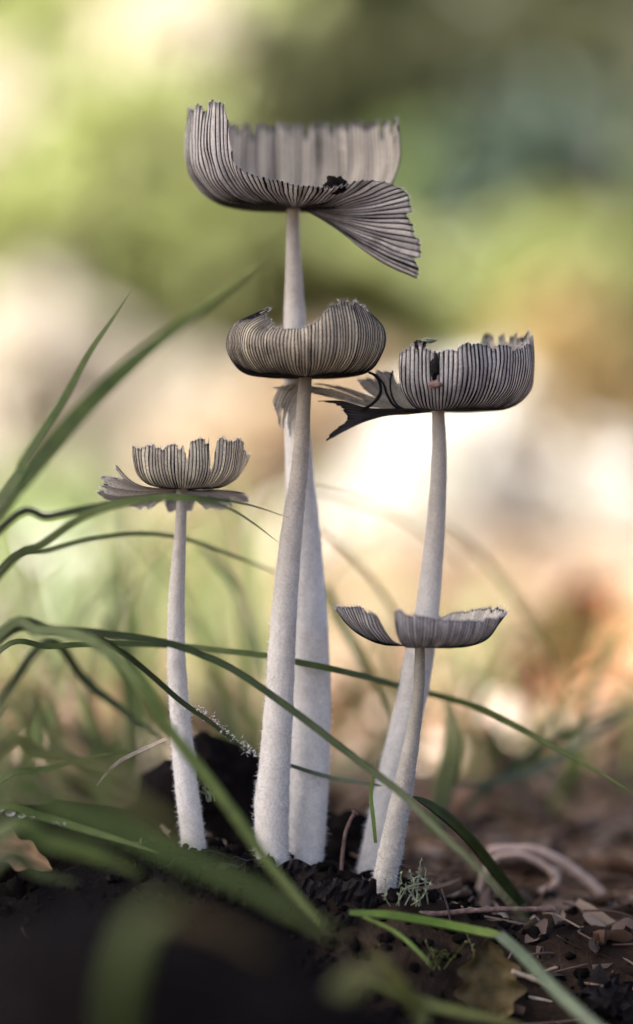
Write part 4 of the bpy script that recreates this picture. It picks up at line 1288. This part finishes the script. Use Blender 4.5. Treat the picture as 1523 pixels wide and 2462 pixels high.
YG = [(.26, .29, .115), (.31, .33, .145), (.22, .26, .09), (.34, .345, .18)]
MG = [(.13, .17, .06), (.17, .22, .08), (.11, .15, .05), (.21, .25, .10)]
OL = [(.050, .056, .026), (.075, .078, .038), (.042, .050, .025), (.09, .09, .048)]
TE = [(.055, .085, .062), (.08, .11, .085), (.05, .072, .058), (.11, .13, .10)]
PE = [(.38, .29, .20), (.44, .34, .25), (.34, .25, .17), (.46, .38, .30)]
TN = [(.33, .24, .11), (.38, .28, .14), (.28, .20, .085), (.36, .29, .17)]
PL = [(.48, .42, .35), (.55, .50, .44), (.44, .38, .31), (.57, .53, .48)]
WH = [(.55, .53, .51), (.64, .62, .60), (.50, .47, .45), (.70, .69, .68)]
CR = [(.46, .41, .35), (.53, .48, .43), (.41, .37, .31), (.58, .54, .50)]
plant('leafy_shrub', 'bright yellow-green shrub filling the upper left background', 'shrub', 5.0, [(120, 520, 260, 210), (420, 450, 220, 200), (250, 120, 330, 220)], YG, 4200, .10, 1)
plant('leafy_shrub', 'soft yellow-green shrub behind the tallest cap', 'shrub', 5.6, [(560, 110, 140, 190), (540, 400, 150, 180), (640, 640, 220, 110)], YG, 2400, .10, 2)
plant('leafy_shrub', 'loose pale yellow-green shrub in front of the upper left shrub', 'shrub', 3.9, [(130, 560, 230, 130), (430, 570, 200, 130), (330, 330, 200, 110), (330, 680, 290, 90)], YG, 3600, .08, 22, .012)
plant('sky_gap_sapling', 'pale peach sapling standing in for bright sky gaps at the top left', 'sapling', 4.2, [(405, 100, 115, 120), (-20, 300, 65, 110)], PL, 700, .08, 3, .010)  # pale leaves in place of sky gaps, their brightness put into the colour
plant('dark_evergreen', 'dark olive evergreen behind the right side of the tallest cap', 'tree', 4.9, [(820, 250, 150, 160), (1080, 220, 200, 120), (1380, 230, 230, 180)], OL, 4600, .10, 4, .05, transl=.25, tboost=1.2)
plant('blue_green_bush', 'blue-green bush at right above the right cap', 'bush', 4.3, [(1190, 470, 120, 110), (1290, 370, 140, 100)], TE, 1500, .09, 5, transl=.3, tboost=1.3)
plant('leafy_shrub', 'mid green shrub between the tallest cap and the blue-green bush', 'shrub', 4.5, [(1010, 520, 110, 110), (1450, 520, 130, 130), (980, 680, 240, 90)], MG, 2400, .10, 6)
plant('leafy_shrub', 'pale green shrub low behind the central and right caps', 'shrub', 4.1, [(880, 770, 280, 100), (1330, 690, 230, 90), (560, 830, 160, 90), (1150, 860, 200, 80), (800, 690, 240, 80)], YG, 3600, .09, 7)
plant('autumn_bracken', 'tan autumn bracken behind the right cap', 'bracken', 3.8, [(1345, 850, 105, 85), (1450, 980, 110, 80)], TN, 1500, .07, 8, .015, transl=.45, tboost=1.2)
plant('dry_bracken', 'cream dry bracken behind the left cap', 'bracken', 3.6, [(60, 880, 170, 120), (200, 1020, 240, 110), (430, 1060, 220, 110)], CR, 2800, .07, 9, .015, transl=.4, tboost=1.05)
plant('dry_bracken', 'peach dry bracken behind the central stem and the black flap', 'bracken', 3.4, [(800, 1020, 190, 90), (620, 1120, 190, 110), (900, 1130, 200, 100)], PE, 2200, .07, 10, .015, transl=.4, tboost=1.05)
plant('dry_bracken', 'whitish dry bracken behind the right stem', 'bracken', 3.0, [(1120, 1090, 130, 130), (1150, 1230, 140, 110), (1000, 1290, 150, 130)], WH, 1500, .06, 11, .015, transl=.4, tboost=1.05)
plant('leafy_shrub', 'low green plant behind the grass left of the left stem', 'plant', 2.2, [(80, 1330, 130, 130), (230, 1420, 120, 100)], MG, 700, .05, 12, .01)
plant('autumn_bracken', 'tan bracken low behind the pale heap at right', 'bracken', 3.9, [(1400, 1130, 160, 110), (1300, 1260, 160, 90)], PE, 900, .07, 13, .015, transl=.4, tboost=1.1)
# far screen of trees
far = [(-700, 11, MG), (-250, 12, YG), (150, 13, YG), (480, 11.5, YG), (760, 12.5, MG), (1020, 12, MG), (1300, 11.5, OL), (1600, 12.5, TE), (2100, 12, MG)]
lbs = ['mid green far tree outermost left', 'yellow-green far tree past the upper left shrub', 'yellow-green far tree behind the upper left shrub', 'yellow-green far tree behind the tallest cap',
       'mid green far tree right of the tallest stem', 'mid green far tree behind the dark evergreen', 'dark olive far tree above the blue-green bush', 'blue-green far tree past the right edge bush', 'mid green far tree outermost right']
for i, ((px, dy, cl), lb) in enumerate(zip(far, lbs)):
    plant('far_tree', lb, 'tree', dy, [(px, 1080, 330, 200), (px + 60, 700, 360, 300), (px - 40, 250, 360, 320), (px, -200, 340, 300)], cl, 5200, .26, 100 + i, .09, group='far trees closing the woodland view')

for i in range(7):
    plant('far_tree', ['broad dim green tree at one end of the rearmost row', 'dim green rear tree, second along the row', 'dim green rear tree behind the upper left shrub', 'dim green rear tree behind the tallest cap', 'dim green rear tree behind the dark evergreen', 'dim green rear tree behind the blue-green bush', 'broad dim green tree ending the row beyond the blue-green bush'][i], 'tree', 17 + (i % 3) * .8, [(-500 + i * 400, 1080, 420, 260), (-460 + i * 400, 650, 440, 340), (-520 + i * 400, 150, 440, 380), (-500 + i * 400, -300, 400, 300)],
          MG, 5200, .38, 140 + i, .12, group='rearmost row of trees')

# unseen tree added beside the view, its crown shaped to shade the mushrooms
ro = empty('unseen_shade_tree', on_ground(-2.9, -.6, -.05))
tag(ro, 'unseen broad leafy tree added beside the view to shade the mushrooms', 'tree')
bz = np.array(ro.location)
cc = np.array(SUN_DIR) * 3.9 - bz + np.array([0, -.44, .05])
g = np.random.default_rng(55)
m_ = 17000
q = g.normal(size=(m_, 3)); q /= np.linalg.norm(q, axis=1)[:, None]; q *= (g.uniform(0, 1, m_) ** .4)[:, None]
V, F = leaf_cloud(cc + q * np.array([1.2, .66, .62]), q + g.normal(0, .8, q.shape), .10, .6, 4)
mesh_obj('crown', V, F, mat_leaf('shade_leaves', MG, .35, .5, 1.3), ro, smooth=False)
p = spline([(0, 0, 0), (.05, .02, 1.1), cc * np.array([.3, .3, .75]), cc * .95], 24)
V, F, al = tube_mesh(p, np.linspace(.11, .04, 24), 12, 1, (.2, .15), 5)
mesh_obj('trunk', V, F, M['wood'], ro)
for i in range(9):
    t = cc + g.normal(0, .45, 3) * np.array([1.1, 1.0, .5])
    s0 = p[g.integers(13, 23)]
    V, F, al = tube_mesh(spline([s0, (s0 + t) / 2 + g.normal(0, .06, 3), t], 9), np.linspace(.03, .008, 9), 7)
    mesh_obj('limb', V, F, M['wood'], ro)
